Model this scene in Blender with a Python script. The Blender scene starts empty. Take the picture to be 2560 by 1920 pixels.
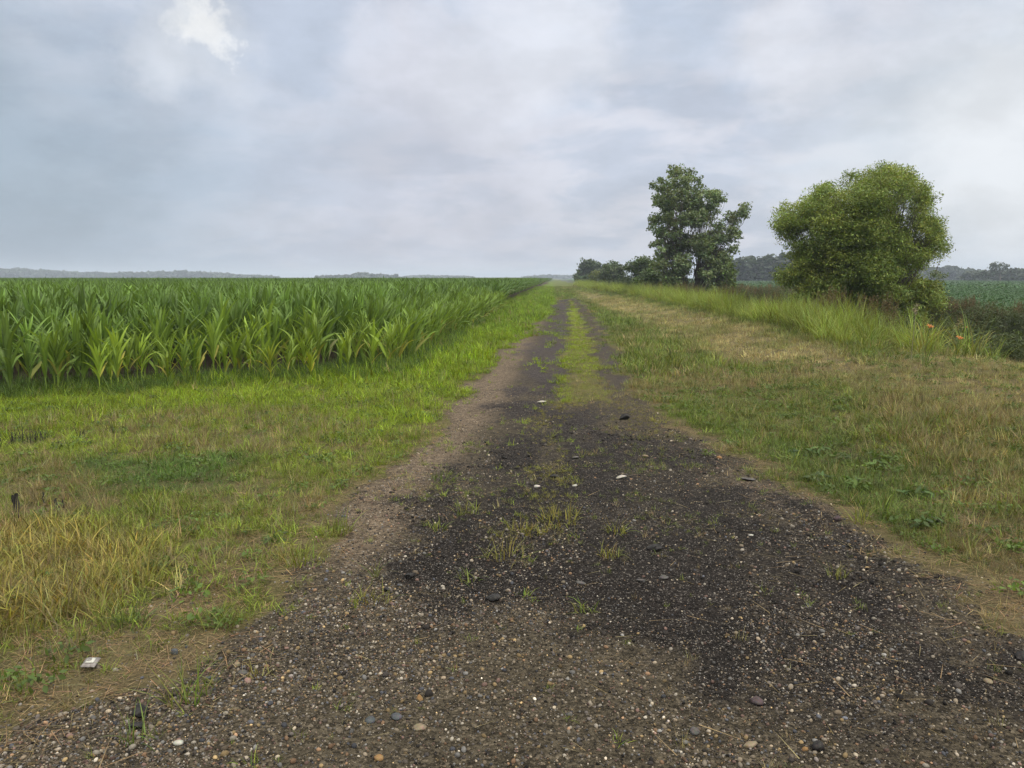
import bpy, math, random
import numpy as np
from mathutils import Vector

R = math.radians
rng = np.random.default_rng(7)
random.seed(7)
sc = bpy.context.scene

# ------------------------------------------------------------------ camera, light, exposure
PW, PH, PF = 2212.0, 1659.0, 1726.0        # working frame of the photograph and its focal length in the same pixels
CAM_Z, PITCH = 1.65, R(7.57)
cam_d = bpy.data.cameras.new('camera')
cam = bpy.data.objects.new('camera', cam_d)
sc.collection.objects.link(cam)
cam.location = (0, 0, CAM_Z)
cam.rotation_euler = (math.pi / 2 - PITCH, 0, 0)
cam_d.sensor_width = 36.0
cam_d.lens = 36.0 * PF / PW
cam_d.clip_start = 0.05
cam_d.clip_end = 20000
sc.camera = cam

SUN_EL, SUN_AZ = R(48), R(118)             # azimuth measured from +X towards +Y
sun_d = bpy.data.lights.new('sun', 'SUN')
sun_d.energy = 1.5
sun_d.angle = R(12)
sun_d.color = (1.0, 0.93, 0.80)
sun = bpy.data.objects.new('sun', sun_d)
sc.collection.objects.link(sun)
SUN_DIR = Vector((math.cos(SUN_EL) * math.cos(R(-50)), math.cos(SUN_EL) * math.sin(R(-50)), math.sin(SUN_EL)))
sun.rotation_euler = SUN_DIR.to_track_quat('Z', 'Y').to_euler()
sc.view_settings.view_transform = 'Standard'
sc.view_settings.look = 'None'
sc.view_settings.gamma = 1
sc.view_settings.exposure = 0.65
sc.render.engine = 'CYCLES'
sc.cycles.max_bounces = 7
sc.cycles.diffuse_bounces = 3
sc.cycles.glossy_bounces = 2
sc.cycles.transmission_bounces = 4
sc.cycles.volume_bounces = 0
sc.cycles.use_adaptive_sampling = True
sc.cycles.adaptive_threshold = 0.008
sc.cycles.use_denoising = True
sc.cycles.denoiser = 'OPENIMAGEDENOISE'
sc.cycles.denoising_prefilter = 'ACCURATE'


class NT:
    """small node helper"""
    def __init__(self, tree):
        self.t = tree
        self.n = tree.nodes
        self.l = tree.links
        self.n.clear()

    def add(self, kind, **kw):
        nd = self.n.new(kind)
        for k, v in kw.items():
            setattr(nd, k, v)
        return nd

    def put(self, sock, v):
        if v is None:
            return
        if isinstance(v, bpy.types.NodeSocket):
            self.l.new(v, sock)
        else:
            if sock.type == 'RGBA' and hasattr(v, '__len__') and len(v) == 3:
                v = (*v, 1)
            sock.default_value = v

    def math(self, op, a, b=None, c=None, clamp=False):
        nd = self.add('ShaderNodeMath', operation=op, use_clamp=clamp)
        for s, v in zip(nd.inputs, (a, b, c)):
            self.put(s, v)
        return nd.outputs[0]

    def vmath(self, op, a, b=None, out=0, scale=None):
        nd = self.add('ShaderNodeVectorMath', operation=op)
        self.put(nd.inputs[0], a)
        if b is not None:
            self.put(nd.inputs[1], b)
        if scale is not None:
            self.put(nd.inputs['Scale'], scale)
        return nd.outputs[out]

    def mix(self, f, a, b, blend='MIX'):
        nd = self.add('ShaderNodeMix', data_type='RGBA', blend_type=blend)
        self.put(nd.inputs[0], f)
        self.put(nd.inputs[6], a)
        self.put(nd.inputs[7], b)
        return nd.outputs[2]

    def remap(self, v, a, b, c=0.0, d=1.0, smooth=True):
        nd = self.add('ShaderNodeMapRange')
        nd.interpolation_type = 'SMOOTHSTEP' if smooth else 'LINEAR'
        for k, x in zip((0, 1, 2, 3, 4), (v, a, b, c, d)):
            self.put(nd.inputs[k], x)
        return nd.outputs[0]

    def noise(self, vec, scale, detail=4, rough=0.55, dist=0.0, color=False):
        nd = self.add('ShaderNodeTexNoise')
        self.put(nd.inputs['Vector'], vec)
        nd.inputs['Scale'].default_value = scale
        nd.inputs['Detail'].default_value = detail
        nd.inputs['Roughness'].default_value = rough
        nd.inputs['Distortion'].default_value = dist
        return nd.outputs[1 if color else 0]

    def voro(self, vec, scale, rand=1.0, feature='F1'):
        nd = self.add('ShaderNodeTexVoronoi', feature=feature)
        self.put(nd.inputs['Vector'], vec)
        nd.inputs['Scale'].default_value = scale
        nd.inputs['Randomness'].default_value = rand
        return nd

    def attr(self, name, kind='GEOMETRY'):
        return self.add('ShaderNodeAttribute', attribute_name=name, attribute_type=kind)


def pix_dir(u, v):
    dx, dy = (u - PW / 2) / PF, (PH / 2 - v) / PF
    c, s = math.cos(PITCH), math.sin(PITCH)
    d = Vector((dx, c + s * dy, -s + c * dy))
    return d.normalized()


# ---- sky: overcast, NISHITA sky behind a procedural layer of cloud (by direction, not by picture)
world = bpy.data.worlds.new('World')
sc.world = world
world.use_nodes = True
W = NT(world.node_tree)
sky = W.add('ShaderNodeTexSky', sky_type='NISHITA', sun_disc=False, sun_elevation=SUN_EL, sun_rotation=R(140))
sky.air_density = 1.2
sky.dust_density = 3.0
gen = W.add('ShaderNodeTexCoord').outputs['Generated']
sep = W.add('ShaderNodeSeparateXYZ')
W.put(sep.inputs[0], gen)
dx, dy, dz = sep.outputs
inv = W.math('DIVIDE', 1.0, W.math('ADD', W.math('MAXIMUM', dz, 0.0), 0.20))
comb = W.add('ShaderNodeCombineXYZ')
W.put(comb.inputs[0], W.math('MULTIPLY', dx, inv))
W.put(comb.inputs[1], W.math('MULTIPLY', dy, inv))
plane = comb.outputs[0]
warp = W.noise(plane, 0.9, 3, 0.5, color=True)
pl2 = W.vmath('ADD', plane, W.vmath('SCALE', W.vmath('SUBTRACT', warp, (0.5, 0.5, 0.5)), scale=0.9))
big = W.noise(W.vmath('ADD', pl2, (3.7, 1.3, 0)), 1.5, 7, 0.55)
fine = W.noise(W.vmath('ADD', pl2, (9.1, 4.2, 2)), 3.6, 7, 0.55)
cl = W.math('ADD', W.math('MULTIPLY', big, 0.60), W.math('MULTIPLY', fine, 0.40))
clf = W.remap(cl, 0.435, 0.57)
cloud = W.mix(clf, (0.555, 0.605, 0.715), (0.70, 0.715, 0.795))
# thin bluish breaks
blue = W.remap(W.noise(W.vmath('ADD', pl2, (1.9, 7.7, 5)), 1.1, 5, 0.5), 0.56, 0.68)
cloud = W.mix(W.math('MULTIPLY', blue, 0.40), cloud, (0.57, 0.67, 0.81))
dirw = W.vmath('NORMALIZE', W.vmath('ADD', gen, W.vmath('SCALE', W.vmath('SUBTRACT', W.noise(gen, 7.0, 5, 0.6, color=True), (0.5, 0.5, 0.5)), scale=0.20)))
dirf = W.vmath('NORMALIZE', W.vmath('ADD', gen, W.vmath('SCALE', W.vmath('SUBTRACT', W.noise(gen, 17.0, 7, 0.65, color=True), (0.5, 0.5, 0.5)), scale=0.13)))


def sky_blob(col, u, v, inner, outer, amount, vec=None):
    global cloud
    d = W.vmath('DOT_PRODUCT', vec or dirw, tuple(pix_dir(u, v)), out=1)
    f = W.remap(d, math.cos(R(outer)), math.cos(R(inner)))
    cloud = W.mix(W.math('MULTIPLY', f, amount), cloud, col)


# heavy blue-grey cloud bank low on the left, paler low sky to the right, lavender in the middle
sky_blob((0.355, 0.435, 0.525), -100, 540, 2, 22, 0.95)
sky_blob((0.58, 0.595, 0.69), 900, 520, 3, 13, 0.5)
sky_blob((0.47, 0.56, 0.69), 520, 250, 2, 12, 0.3)
sky_blob((0.71, 0.76, 0.81), 2250, 430, 3, 18, 0.8)
sky_blob((0.86, 0.88, 0.91), 2250, 300, 0.5, 8, 0.75)
sky_blob((0.84, 0.86, 0.92), 1200, 60, 0.5, 7, 0.6)
sky_blob((0.78, 0.80, 0.87), 1050, 200, 0.5, 6, 0.5)
sky_blob((0.74, 0.77, 0.82), 425, 85, 0.0, 4.2, 0.5)
sky_blob((0.90, 0.92, 0.93), 410, 45, 0.0, 1.8, 0.6, dirf)
sky_blob((0.99, 0.99, 0.98), 450, 82, 0.0, 1.9, 0.75, dirf)
sky_blob((0.80, 0.82, 0.86), 340, 125, 0.0, 3.0, 0.25, dirf)
sky_blob((0.82, 0.84, 0.90), 1720, 110, 0.5, 5.0, 0.6)
sky_blob((0.53, 0.63, 0.77), 1480, 70, 1, 5.5, 0.4)
# fine billows over all of it
bil = W.noise(W.vmath('ADD', W.vmath('MULTIPLY', gen, (1, 1, 1.7)), (2.2, 8.8, 1)), 7.0, 7, 0.55)
bil2 = W.noise(W.vmath('ADD', W.vmath('MULTIPLY', gen, (1, 1, 2.2)), (5.2, 3.8, 7)), 16.0, 7, 0.6)
cloud = W.mix(1.0, cloud, W.remap(W.math('ADD', W.math('MULTIPLY', bil, 0.7), W.math('MULTIPLY', bil2, 0.3)), 0.37, 0.63, 0.91, 1.075), 'MULTIPLY')
# overcast skies grow brighter towards the zenith
zen = W.remap(dz, 0.33, 0.85)
cloud = W.mix(zen, cloud, (2.3, 2.2, 2.05))
cloud10 = W.vmath('SCALE', cloud, scale=10.0 / 2 ** 0.65 * 1.02)
skymix = W.mix(0.94, sky.outputs[0], cloud10)
bg = W.add('ShaderNodeBackground')
W.put(bg.inputs[0], skymix)
bg.inputs[1].default_value = 0.10
wo = W.add('ShaderNodeOutputWorld')
W.l.new(bg.outputs[0], wo.inputs[0])


# ------------------------------------------------------------------ helpers
def link(o, parent=None):
    sc.collection.objects.link(o)
    if parent is not None:
        o.parent = parent
    return o


def tag(o, label=None, cat=None, group=None, kind=None):
    if label:
        o['label'] = label
    if cat:
        o['category'] = cat
    if group:
        o['group'] = group
    if kind:
        o['kind'] = kind
    return o


def empty(name, loc, rz=0.0):
    o = bpy.data.objects.new(name, None)
    o.empty_display_size = 0.1
    o.location = loc
    o.rotation_euler = (0, 0, rz)
    return link(o)


def mk_mesh(name, V, faces, mat=None, col=None, smooth=False, mat_idx=None):
    """V (n,3); faces: list of (m,k) int arrays; col (n,3) vertex colours"""
    V = np.asarray(V, dtype=np.float32)
    me = bpy.data.meshes.new(name)
    faces = [np.asarray(f, dtype=np.int32) for f in faces if len(f)]
    loops = np.concatenate([f.ravel() for f in faces])
    tot = np.concatenate([np.full(len(f), f.shape[1], np.int32) for f in faces])
    start = np.concatenate([[0], np.cumsum(tot)[:-1]]).astype(np.int32)
    me.vertices.add(len(V))
    me.vertices.foreach_set('co', V.ravel())
    me.loops.add(len(loops))
    me.loops.foreach_set('vertex_index', loops)
    me.polygons.add(len(tot))
    me.polygons.foreach_set('loop_start', start)
    me.polygons.foreach_set('loop_total', tot)
    if smooth:
        me.polygons.foreach_set('use_smooth', np.ones(len(tot), dtype=bool))
    if col is not None:
        a = me.attributes.new('Col', 'FLOAT_COLOR', 'POINT')
        c = np.ones((len(V), 4), np.float32)
        c[:, :3] = col
        a.data.foreach_set('color', c.ravel())
    me.update(calc_edges=True)
    me.validate()
    if mat is not None:
        me.materials.append(mat)
    return me


def obj(name, me, parent=None):
    return link(bpy.data.objects.new(name, me), parent)


def hash2(ix, iy, seed):
    n = (ix.astype(np.int64) * 374761393 + iy.astype(np.int64) * 668265263 + seed * 1442695041) & 0xFFFFFFFF
    n = ((n ^ (n >> 13)) * 1274126177) & 0xFFFFFFFF
    n = (n ^ (n >> 16)) & 0xFFFFFF
    return n / float(0xFFFFFF)


def vnoise(x, y, s, seed=0):
    x = np.asarray(x, float) / s
    y = np.asarray(y, float) / s
    ix, iy = np.floor(x), np.floor(y)
    fx, fy = x - ix, y - iy
    fx, fy = fx * fx * (3 - 2 * fx), fy * fy * (3 - 2 * fy)
    a, b = hash2(ix, iy, seed), hash2(ix + 1, iy, seed)
    c, d = hash2(ix, iy + 1, seed), hash2(ix + 1, iy + 1, seed)
    return (a * (1 - fx) + b * fx) * (1 - fy) + (c * (1 - fx) + d * fx) * fy


def fbm(x, y, s, seed=0, octv=4):
    v, a, t = 0, 1.0, 0
    for k in range(octv):
        v = v + a * vnoise(x, y, s / 2 ** k, seed + 17 * k)
        t += a
        a *= 0.55
    return v / t


def sst(x, a, b):
    t = np.clip((np.asarray(x, float) - a) / (b - a), 0, 1)
    return t * t * (3 - 2 * t)


# ---- terrain
def bank_q(Y):
    return 6.75 - 1.5 * sst(Y, 50, 110)


def terrain(X, Y):
    X = np.asarray(X, float)
    Y = np.asarray(Y, float)
    q = X - 0.049 * Y
    qb = bank_q(Y)
    z = -1.35 * sst(q, qb + 0.2, qb + 3.0) + 1.25 * sst(q, qb + 4.6, qb + 7.4)
    z = z + 0.36 * sst(q, 2.2, 6.2) * (1 - sst(q, qb + 0.1, qb + 1.8))
    z = z - 0.05 * sst(-q, 1.5, 3.5)
    z = z + 0.05 * (fbm(X, Y, 1.7, 3, 3) - 0.5) * sst(np.abs(q - 0.4), 0.6, 2.2) + 0.030 * (fbm(X, Y, 0.55, 5, 4) - 0.5)
    return z


def g(u, v, z0=True):
    """ground point seen at a pixel of the working frame"""
    d = pix_dir(u, v)
    z = 0.0
    for _ in range(6):
        t = (z - CAM_Z) / min(d.z, -1e-4)
        x, y = d.x * t, d.y * t
        z = float(terrain(x, y)) if z0 else 0.0
    return x, y, z


def P(*uv):
    return np.array([g(u, v)[:2] for u, v in uv])


def sdf(poly, X, Y):
    """signed distance, negative inside"""
    X = np.asarray(X, float)
    Y = np.asarray(Y, float)
    d = np.full(X.shape, 1e9)
    ins = np.zeros(X.shape, bool)
    n = len(poly)
    for i in range(n):
        ax, ay = poly[i]
        bx, by = poly[(i + 1) % n]
        ex, ey = bx - ax, by - ay
        wx, wy = X - ax, Y - ay
        t = np.clip((wx * ex + wy * ey) / (ex * ex + ey * ey + 1e-12), 0, 1)
        d = np.minimum(d, np.hypot(wx - ex * t, wy - ey * t))
        c = ((ay > Y) != (by > Y)) & (X < ex * (Y - ay) / (by - ay + 1e-12) + ax)
        ins ^= c
    return np.where(ins, -d, d)


def cat(*a):
    return np.concatenate([np.asarray(x, float).reshape(-1, 2) for x in a])


ROAD = cat(P((1196, 650), (1178, 680), (1150, 706), (1095, 742), (1045, 790), (1000, 845), (955, 905), (880, 965), (830, 1010),
             (770, 1070), (715, 1120), (660, 1180), (590, 1260), (530, 1340), (480, 1400), (400, 1480), (220, 1520), (0, 1590)),
           [(-4.5, 1.6), (-4.5, -3), (6, -3), (6, 3.0)],
           P((2212, 1345), (2100, 1262), (1980, 1210), (1850, 1150), (1740, 1075), (1660, 1015), (1560, 965), (1480, 940),
             (1420, 900), (1375, 850), (1345, 795), (1322, 745), (1298, 690), (1265, 655), (1238, 644)))
STRIP = P((1226, 648), (1238, 650), (1250, 668), (1268, 690), (1290, 740), (1312, 800), (1338, 850), (1330, 880), (1180, 880),
          (1195, 850), (1210, 800), (1214, 740), (1221, 690), (1225, 662))
THIN = P((1225, 875), (1240, 890), (1190, 930), (1205, 1000), (1228, 1060), (1240, 1120), (1190, 1165), (1110, 1160), (1150, 1120),
         (1170, 1060), (1150, 990), (1140, 930), (1165, 890))
DARK = P((1198, 650), (1178, 700), (1150, 760), (1118, 820), (1095, 870), (1062, 930), (1010, 980), (965, 1040), (905, 1110),
         (865, 1180), (800, 1290), (860, 1400), (1000, 1380), (1300, 1420), (1500, 1500), (1800, 1530), (2100, 1510), (2230, 1480),
         (2230, 1360), (1980, 1230), (1850, 1165), (1700, 1090), (1600, 1025), (1480, 955), (1400, 905), (1350, 850), (1300, 740),
         (1275, 690), (1255, 660), (1232, 646))
LTAN = P((1180, 685), (1140, 715), (1085, 755), (1040, 800), (990, 860), (950, 915), (880, 975), (820, 1030), (760, 1090), (700, 1150),
         (660, 1190), (760, 1240), (850, 1170), (900, 1090), (960, 1020), (1010, 960), (1080, 880), (1110, 800), (1150, 740))
RTAN = P((1560, 1010), (1650, 1050), (1740, 1090), (1810, 1140), (1760, 1150), (1660, 1100), (1580, 1060))
RWEED = P((1330, 860), (1400, 880), (1470, 935), (1440, 955), (1340, 930), (1290, 880))
TANS = P((1240, 628), (1300, 638), (1400, 656), (1520, 682), (1650, 714), (1750, 748), (1900, 788), (2240, 805), (2240, 905), (2000, 855),
         (1800, 818), (1650, 792), (1540, 762), (1440, 712), (1360, 682), (1280, 655))
BR1 = P((230, 905), (480, 885), (700, 890), (760, 950), (640, 985), (300, 985), (180, 940))
BR2 = P((-60, 1010), (230, 1000), (300, 1050), (230, 1110), (-60, 1135))
BR3 = P((330, 1060), (620, 1010), (760, 1000), (700, 1100), (480, 1120))
SOILSPOT = P((20, 1098), (140, 1090), (150, 1112), (30, 1122))
YEL = P((-80, 1140), (230, 1135), (345, 1185), (335, 1255), (250, 1330), (-80, 1400))
SPARSE = P((340, 1240), (560, 1180), (640, 1160), (480, 1420), (0, 1600), (-80, 1600), (-80, 1390), (250, 1340))
GREEN1 = P((200, 1000), (520, 990), (540, 1050), (380, 1075), (230, 1055))
RGREEN = P((1390, 870), (1520, 880), (1640, 960), (1640, 1010), (1500, 945), (1420, 900))
RDOCK = P((1640, 960), (1800, 950), (2000, 1040), (2060, 1150), (1900, 1130), (1740, 1060))
RBROWN = P((1950, 860), (2240, 890), (2240, 1110), (2100, 1080), (1980, 980))
STRAW1 = P((2020, 1080), (2240, 1060), (2240, 1210), (2120, 1200))
STRAW2 = P((2080, 1280), (2240, 1250), (2240, 1345), (2140, 1320))


def wsdf(poly, X, Y, amp=0.25, s=0.5, seed=1):
    return sdf(poly, X, Y) + amp * (fbm(X, Y, s, seed, 4) - 0.5) * 2


# corn field: right edge runs beside the track, front edge cuts across
def corn_in(X, Y):
    side = (-2.75 + 0.055 * Y + 0.25 * (fbm(Y, Y * 0 + 3, 6, 9, 2) - 0.5)) - X          # >0 inside
    front = (Y - (15.1 + 0.54 * X)) * 0.88
    return side, front


def verge(X, Y):
    """bare-ground masks and the grass cover (density, height, colour, share of dry)"""
    X = np.asarray(X, float)
    Y = np.asarray(Y, float)
    m = {}
    jit = 0.10 + 0.05 * np.clip(Y / 10, 0, 4)
    n1 = fbm(X, Y, 0.55, 21, 5) - 0.5
    n2 = fbm(X, Y, 2.2, 31, 4) - 0.5
    d = sdf(ROAD, X, Y) + n1 * jit * 5.0 + n2 * 0.35 + 0.10
    m['road_d'] = d
    road = 1 - sst(d, -0.06, 0.10)
    strip = (1 - sst(sdf(STRIP, X, Y) + 0.10 + n1 * 0.9, -0.2, 0.15)) * sst(Y + n1 * 9, 7.4, 11.0)
    rweed = 1 - sst(sdf(RWEED, X, Y) + n1 * 0.8, -0.25, 0.25)
    m['road'] = road * (1 - strip)
    m['strip'] = strip * road
    m['thin'] = (1 - sst(sdf(THIN, X, Y) + n1 * 0.6, -0.06, 0.20)) * road
    m['rweed'] = rweed * road
    m['dark'] = (1 - sst(sdf(DARK, X, Y) - 0.15 + n1 * 1.5 + n2 * 0.8, -0.8, 0.5)) * m['road'] * (1 - 0.5 * rweed)
    m['dark'] = m['dark'] * (0.66 - 0.24 * sst(Y, 5, 9) + (0.34 + 0.2 * sst(Y, 5, 9)) * sst(fbm(X * 1.4, Y * 0.55, 0.5, 157, 5), 0.36, 0.56))
    m['tan'] = np.maximum((1 - sst(sdf(LTAN, X, Y) + n1 * 0.5, -0.2, 0.25)), (1 - sst(sdf(RTAN, X, Y) + n1 * 0.5, -0.15, 0.15))) * m['road']
    left = (X < 0.049 * Y + 0.3)
    lush = np.array([0.165, 0.235, 0.014])
    olive = np.array([0.122, 0.155, 0.032])
    brown = np.array([0.19, 0.15, 0.070])
    gold = np.array([0.275, 0.240, 0.118])
    yell = np.array([0.215, 0.190, 0.048])
    n3 = fbm(X, Y, 0.9, 41, 4)
    n4 = fbm(X, Y, 3.1, 43, 3)
    # left verge
    lol = sst(-Y, -9.5, -6.0)[..., None]
    cl = lush * (1 - lol) + np.array([0.152, 0.200, 0.028]) * lol
    bl = np.zeros(X.shape) + 0.05 + 0.30 * sst(n3, 0.50, 0.66) * sst(-Y, -11, -8.5) + 0.07 * sst(-Y, -9.0, -6.0)
    for poly, a in ((BR1, 0.50), (BR2, 0.70), (BR3, 0.40)):
        bl = np.maximum(bl, a * (1 - sst(sdf(poly, X, Y) + n1 * 1.2, -0.35, 0.35)))
    gm = 1 - sst(sdf(GREEN1, X, Y) + n1, -0.2, 0.3)
    bl = bl * (1 - 0.8 * gm)
    cl = cl * (1 - gm[..., None]) + np.array([0.085, 0.150, 0.030]) * gm[..., None]
    far_l = sst(Y, 16, 30)[..., None]
    cl = cl * (1 - 0.35 * far_l) + np.array([0.075, 0.14, 0.022]) * 0.35 * far_l
    hl = 0.054 + 0.036 * n3 + 0.015 * sst(Y, 8.5, 11)
    # right verge
    cr = np.broadcast_to(olive, X.shape + (3,)).copy()
    br = 0.16 + 0.52 * sst(n4, 0.42, 0.64)
    g2 = 1 - sst(sdf(RGREEN, X, Y) + n1 * 1.1, -0.3, 0.3)
    g3 = 1 - sst(sdf(RDOCK, X, Y) + n1 * 1.2, -0.3, 0.4)
    cr = cr * (1 - g2[..., None]) + np.array([0.105, 0.150, 0.024]) * g2[..., None]
    cr = cr * (1 - 0.6 * g3[..., None]) + np.array([0.070, 0.115, 0.024]) * 0.6 * g3[..., None]
    br = br * (1 - 0.75 * g2) * (1 - 0.55 * g3)
    rb = 1 - sst(sdf(RBROWN, X, Y) + n1 * 1.3, -0.4, 0.5)
    br = np.maximum(br, 0.55 * rb)
    far_r = sst(Y, 14, 26) * (1 - sst(Y, 90, 160))
    cr = cr * (1 - 0.4 * far_r[..., None]) + np.array([0.085, 0.135, 0.030]) * 0.4 * far_r[..., None]
    br = br * (1 - 0.5 * far_r)
    hr = 0.052 + 0.046 * n3 + 0.02 * rb
    L = left[..., None]
    c = np.where(L, cl, cr)
    b = np.where(left, bl, br)
    h = np.where(left, hl, hr)
    dens = np.ones(X.shape)
    # special covers
    y_ = (1 - sst(sdf(YEL, X, Y) + n1 * 0.7, -0.25, 0.25)) * left
    c = c * (1 - y_[..., None]) + yell * y_[..., None]
    b = b * (1 - 0.5 * y_)
    h = h + 0.05 * y_
    sp = (1 - sst(sdf(SPARSE, X, Y) + n1 * 0.6, -0.2, 0.2)) * left
    dens = dens * (1 - 0.40 * sp)
    t_ = 1 - sst(sdf(TANS, X, Y) + n1 * (0.6 + 0.4 * np.clip(Y / 15, 0, 3)) * 1.3, -0.4, 0.6)
    t_ = t_ * (0.45 + 0.55 * sst(n3, 0.36, 0.55))
    m['gold'] = t_
    c = c * (1 - t_[..., None]) + (gold * (0.8 + 0.4 * n3[..., None])) * t_[..., None]
    b = b * (1 - 0.6 * t_)
    h = h * (1 - 0.35 * t_)
    so = 1 - sst(sdf(SOILSPOT, X, Y) + n1 * 0.3, -0.06, 0.10)
    dens = dens * (1 - 0.9 * so)
    st = np.maximum(1 - sst(sdf(STRAW1, X, Y) + n1 * 1.2, -0.3, 0.3), 1 - sst(sdf(STRAW2, X, Y) + n1 * 0.8, -0.2, 0.3))
    st = np.maximum(st, 0.9 * sp)
    st = np.maximum(st, 0.40 * (1 - sst(np.abs(d - 0.12), 0.0, 0.35)))
    m['straw'] = st
    dens = dens * (1 - 0.55 * st)
    # track: bare but for the strips
    edge = sst(d + 0.35 * n1, -0.12, 0.35)
    bare = 1 - edge
    sc_ = np.array([0.180, 0.235, 0.018])
    dens = dens * edge + bare * (1.0 * m['strip'] + 0.85 * m['thin'] * sst(n3, 0.30, 0.55) + 0.60 * m['rweed'] + 0.02 + 0.30 * sst(fbm(X, Y, 0.7, 63, 4), 0.54, 0.66) * sst(Y, 3.8, 7.0))
    k = bare * np.clip(m['strip'] + m['thin'] + m['rweed'], 0, 1)
    c = c * (1 - k[..., None]) + np.where((m['strip'] > 0.5)[..., None], sc_, np.array([0.17, 0.165, 0.034])) * k[..., None]
    h = h * (1 - 0.25 * k) * (0.55 + 0.45 * edge)
    gaps = sst(fbm(X, Y, 0.35, 61, 3), 0.30, 0.52)
    dens = dens * (0.35 + 0.65 * gaps)
    c = c * (0.80 + 0.45 * fbm(X, Y, 0.8, 71, 3))[..., None]
    m.update(dens=np.clip(dens, 0, 1), h=h, col=c, brown=np.clip(b, 0, 1), edge=edge)
    return m


# ------------------------------------------------------------------ materials
def mat(name):
    m = bpy.data.materials.new(name)
    m.use_nodes = True
    return m, NT(m.node_tree)


def finish(N, shader, disp=None):
    o = N.add('ShaderNodeOutputMaterial')
    N.l.new(shader, o.inputs[0])
    return o


def leaf_mat(name, tint=None, trans=0.35, rough=0.55, spec=0.3, attr_tint=False, use_col=True, obj_col=False, tcol=(1.25, 1.15, 0.55)):
    m, N = mat(name)
    c = N.attr('Col').outputs['Color'] if use_col else None
    if attr_tint:
        t = N.attr('tint', 'INSTANCER').outputs['Color']
        c = N.mix(1.0, c, t, 'MULTIPLY') if c else t
    if obj_col:
        t = N.add('ShaderNodeObjectInfo').outputs['Color']
        c = N.mix(1.0, c, t, 'MULTIPLY') if c else t
    if tint is not None:
        c = N.mix(1.0, c, tint, 'MULTIPLY') if c else tint
    p = N.add('ShaderNodeBsdfPrincipled')
    N.put(p.inputs['Base Color'], c)
    p.inputs['Roughness'].default_value = rough
    p.inputs['Specular IOR Level'].default_value = spec
    tr = N.add('ShaderNodeBsdfTranslucent')
    N.put(tr.inputs[0], N.mix(1.0, c, tcol, 'MULTIPLY'))
    ms = N.add('ShaderNodeMixShader')
    ms.inputs[0].default_value = trans
    N.l.new(p.outputs[0], ms.inputs[1])
    N.l.new(tr.outputs[0], ms.inputs[2])
    finish(N, ms.outputs[0])
    return m


M_GRASS = leaf_mat('grass_blades', attr_tint=True)
M_LEAF = leaf_mat('tree_leaves', trans=0.30)
M_CORN = leaf_mat('corn_leaf', obj_col=True, trans=0.34, rough=0.52, spec=0.28)
M_CORN_I = leaf_mat('corn_leaf_field', attr_tint=True, trans=0.34, rough=0.52, spec=0.28)


def bark_mat(name, a, b, scale=14):
    m, N = mat(name)
    tc = N.add('ShaderNodeTexCoord').outputs['Object']
    mp = N.vmath('MULTIPLY', tc, (1, 1, 0.25))
    n = N.noise(mp, scale, 6, 0.65)
    c = N.mix(N.remap(n, 0.35, 0.65), a, b)
    p = N.add('ShaderNodeBsdfPrincipled')
    N.put(p.inputs['Base Color'], c)
    p.inputs['Roughness'].default_value = 0.9
    bp = N.add('ShaderNodeBump')
    bp.inputs['Strength'].default_value = 0.6
    bp.inputs['Distance'].default_value = 0.02
    N.put(bp.inputs['Height'], n)
    N.l.new(bp.outputs[0], p.inputs['Normal'])
    finish(N, p.outputs[0])
    return m


M_BARK = bark_mat('bark_grey', (0.055, 0.045, 0.036), (0.15, 0.13, 0.105))


def stone_mat(name, a, b, rough=0.8, scale=30):
    m, N = mat(name)
    tc = N.add('ShaderNodeTexCoord').outputs['Object']
    n = N.noise(tc, scale, 6, 0.65)
    sp = N.voro(tc, scale * 4).outputs['Color']
    c = N.mix(N.remap(n, 0.35, 0.65), a, b)
    c = N.mix(0.22, c, N.mix(1.0, c, sp, 'MULTIPLY'))
    p = N.add('ShaderNodeBsdfPrincipled')
    N.put(p.inputs['Base Color'], c)
    p.inputs['Roughness'].default_value = rough
    p.inputs['Specular IOR Level'].default_value = 0.2
    bp = N.add('ShaderNodeBump')
    bp.inputs['Strength'].default_value = 0.5
    bp.inputs['Distance'].default_value = 0.004
    N.put(bp.inputs['Height'], n)
    N.l.new(bp.outputs[0], p.inputs['Normal'])
    finish(N, p.outputs[0])
    return m


# pebble material, tinted per pebble
M_PEB, N = mat('pebble')
_t = N.attr('tint', 'INSTANCER').outputs['Color']
_n = N.noise(N.add('ShaderNodeTexCoord').outputs['Object'], 1.8, 4, 0.6)
_p = N.add('ShaderNodeBsdfPrincipled')
N.put(_p.inputs['Base Color'], N.mix(1.0, _t, N.remap(_n, 0.3, 0.7, 0.75, 1.2), 'MULTIPLY'))
_p.inputs['Roughness'].default_value = 0.8
_p.inputs['Specular IOR Level'].default_value = 0.2
finish(N, _p.outputs[0])

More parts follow.
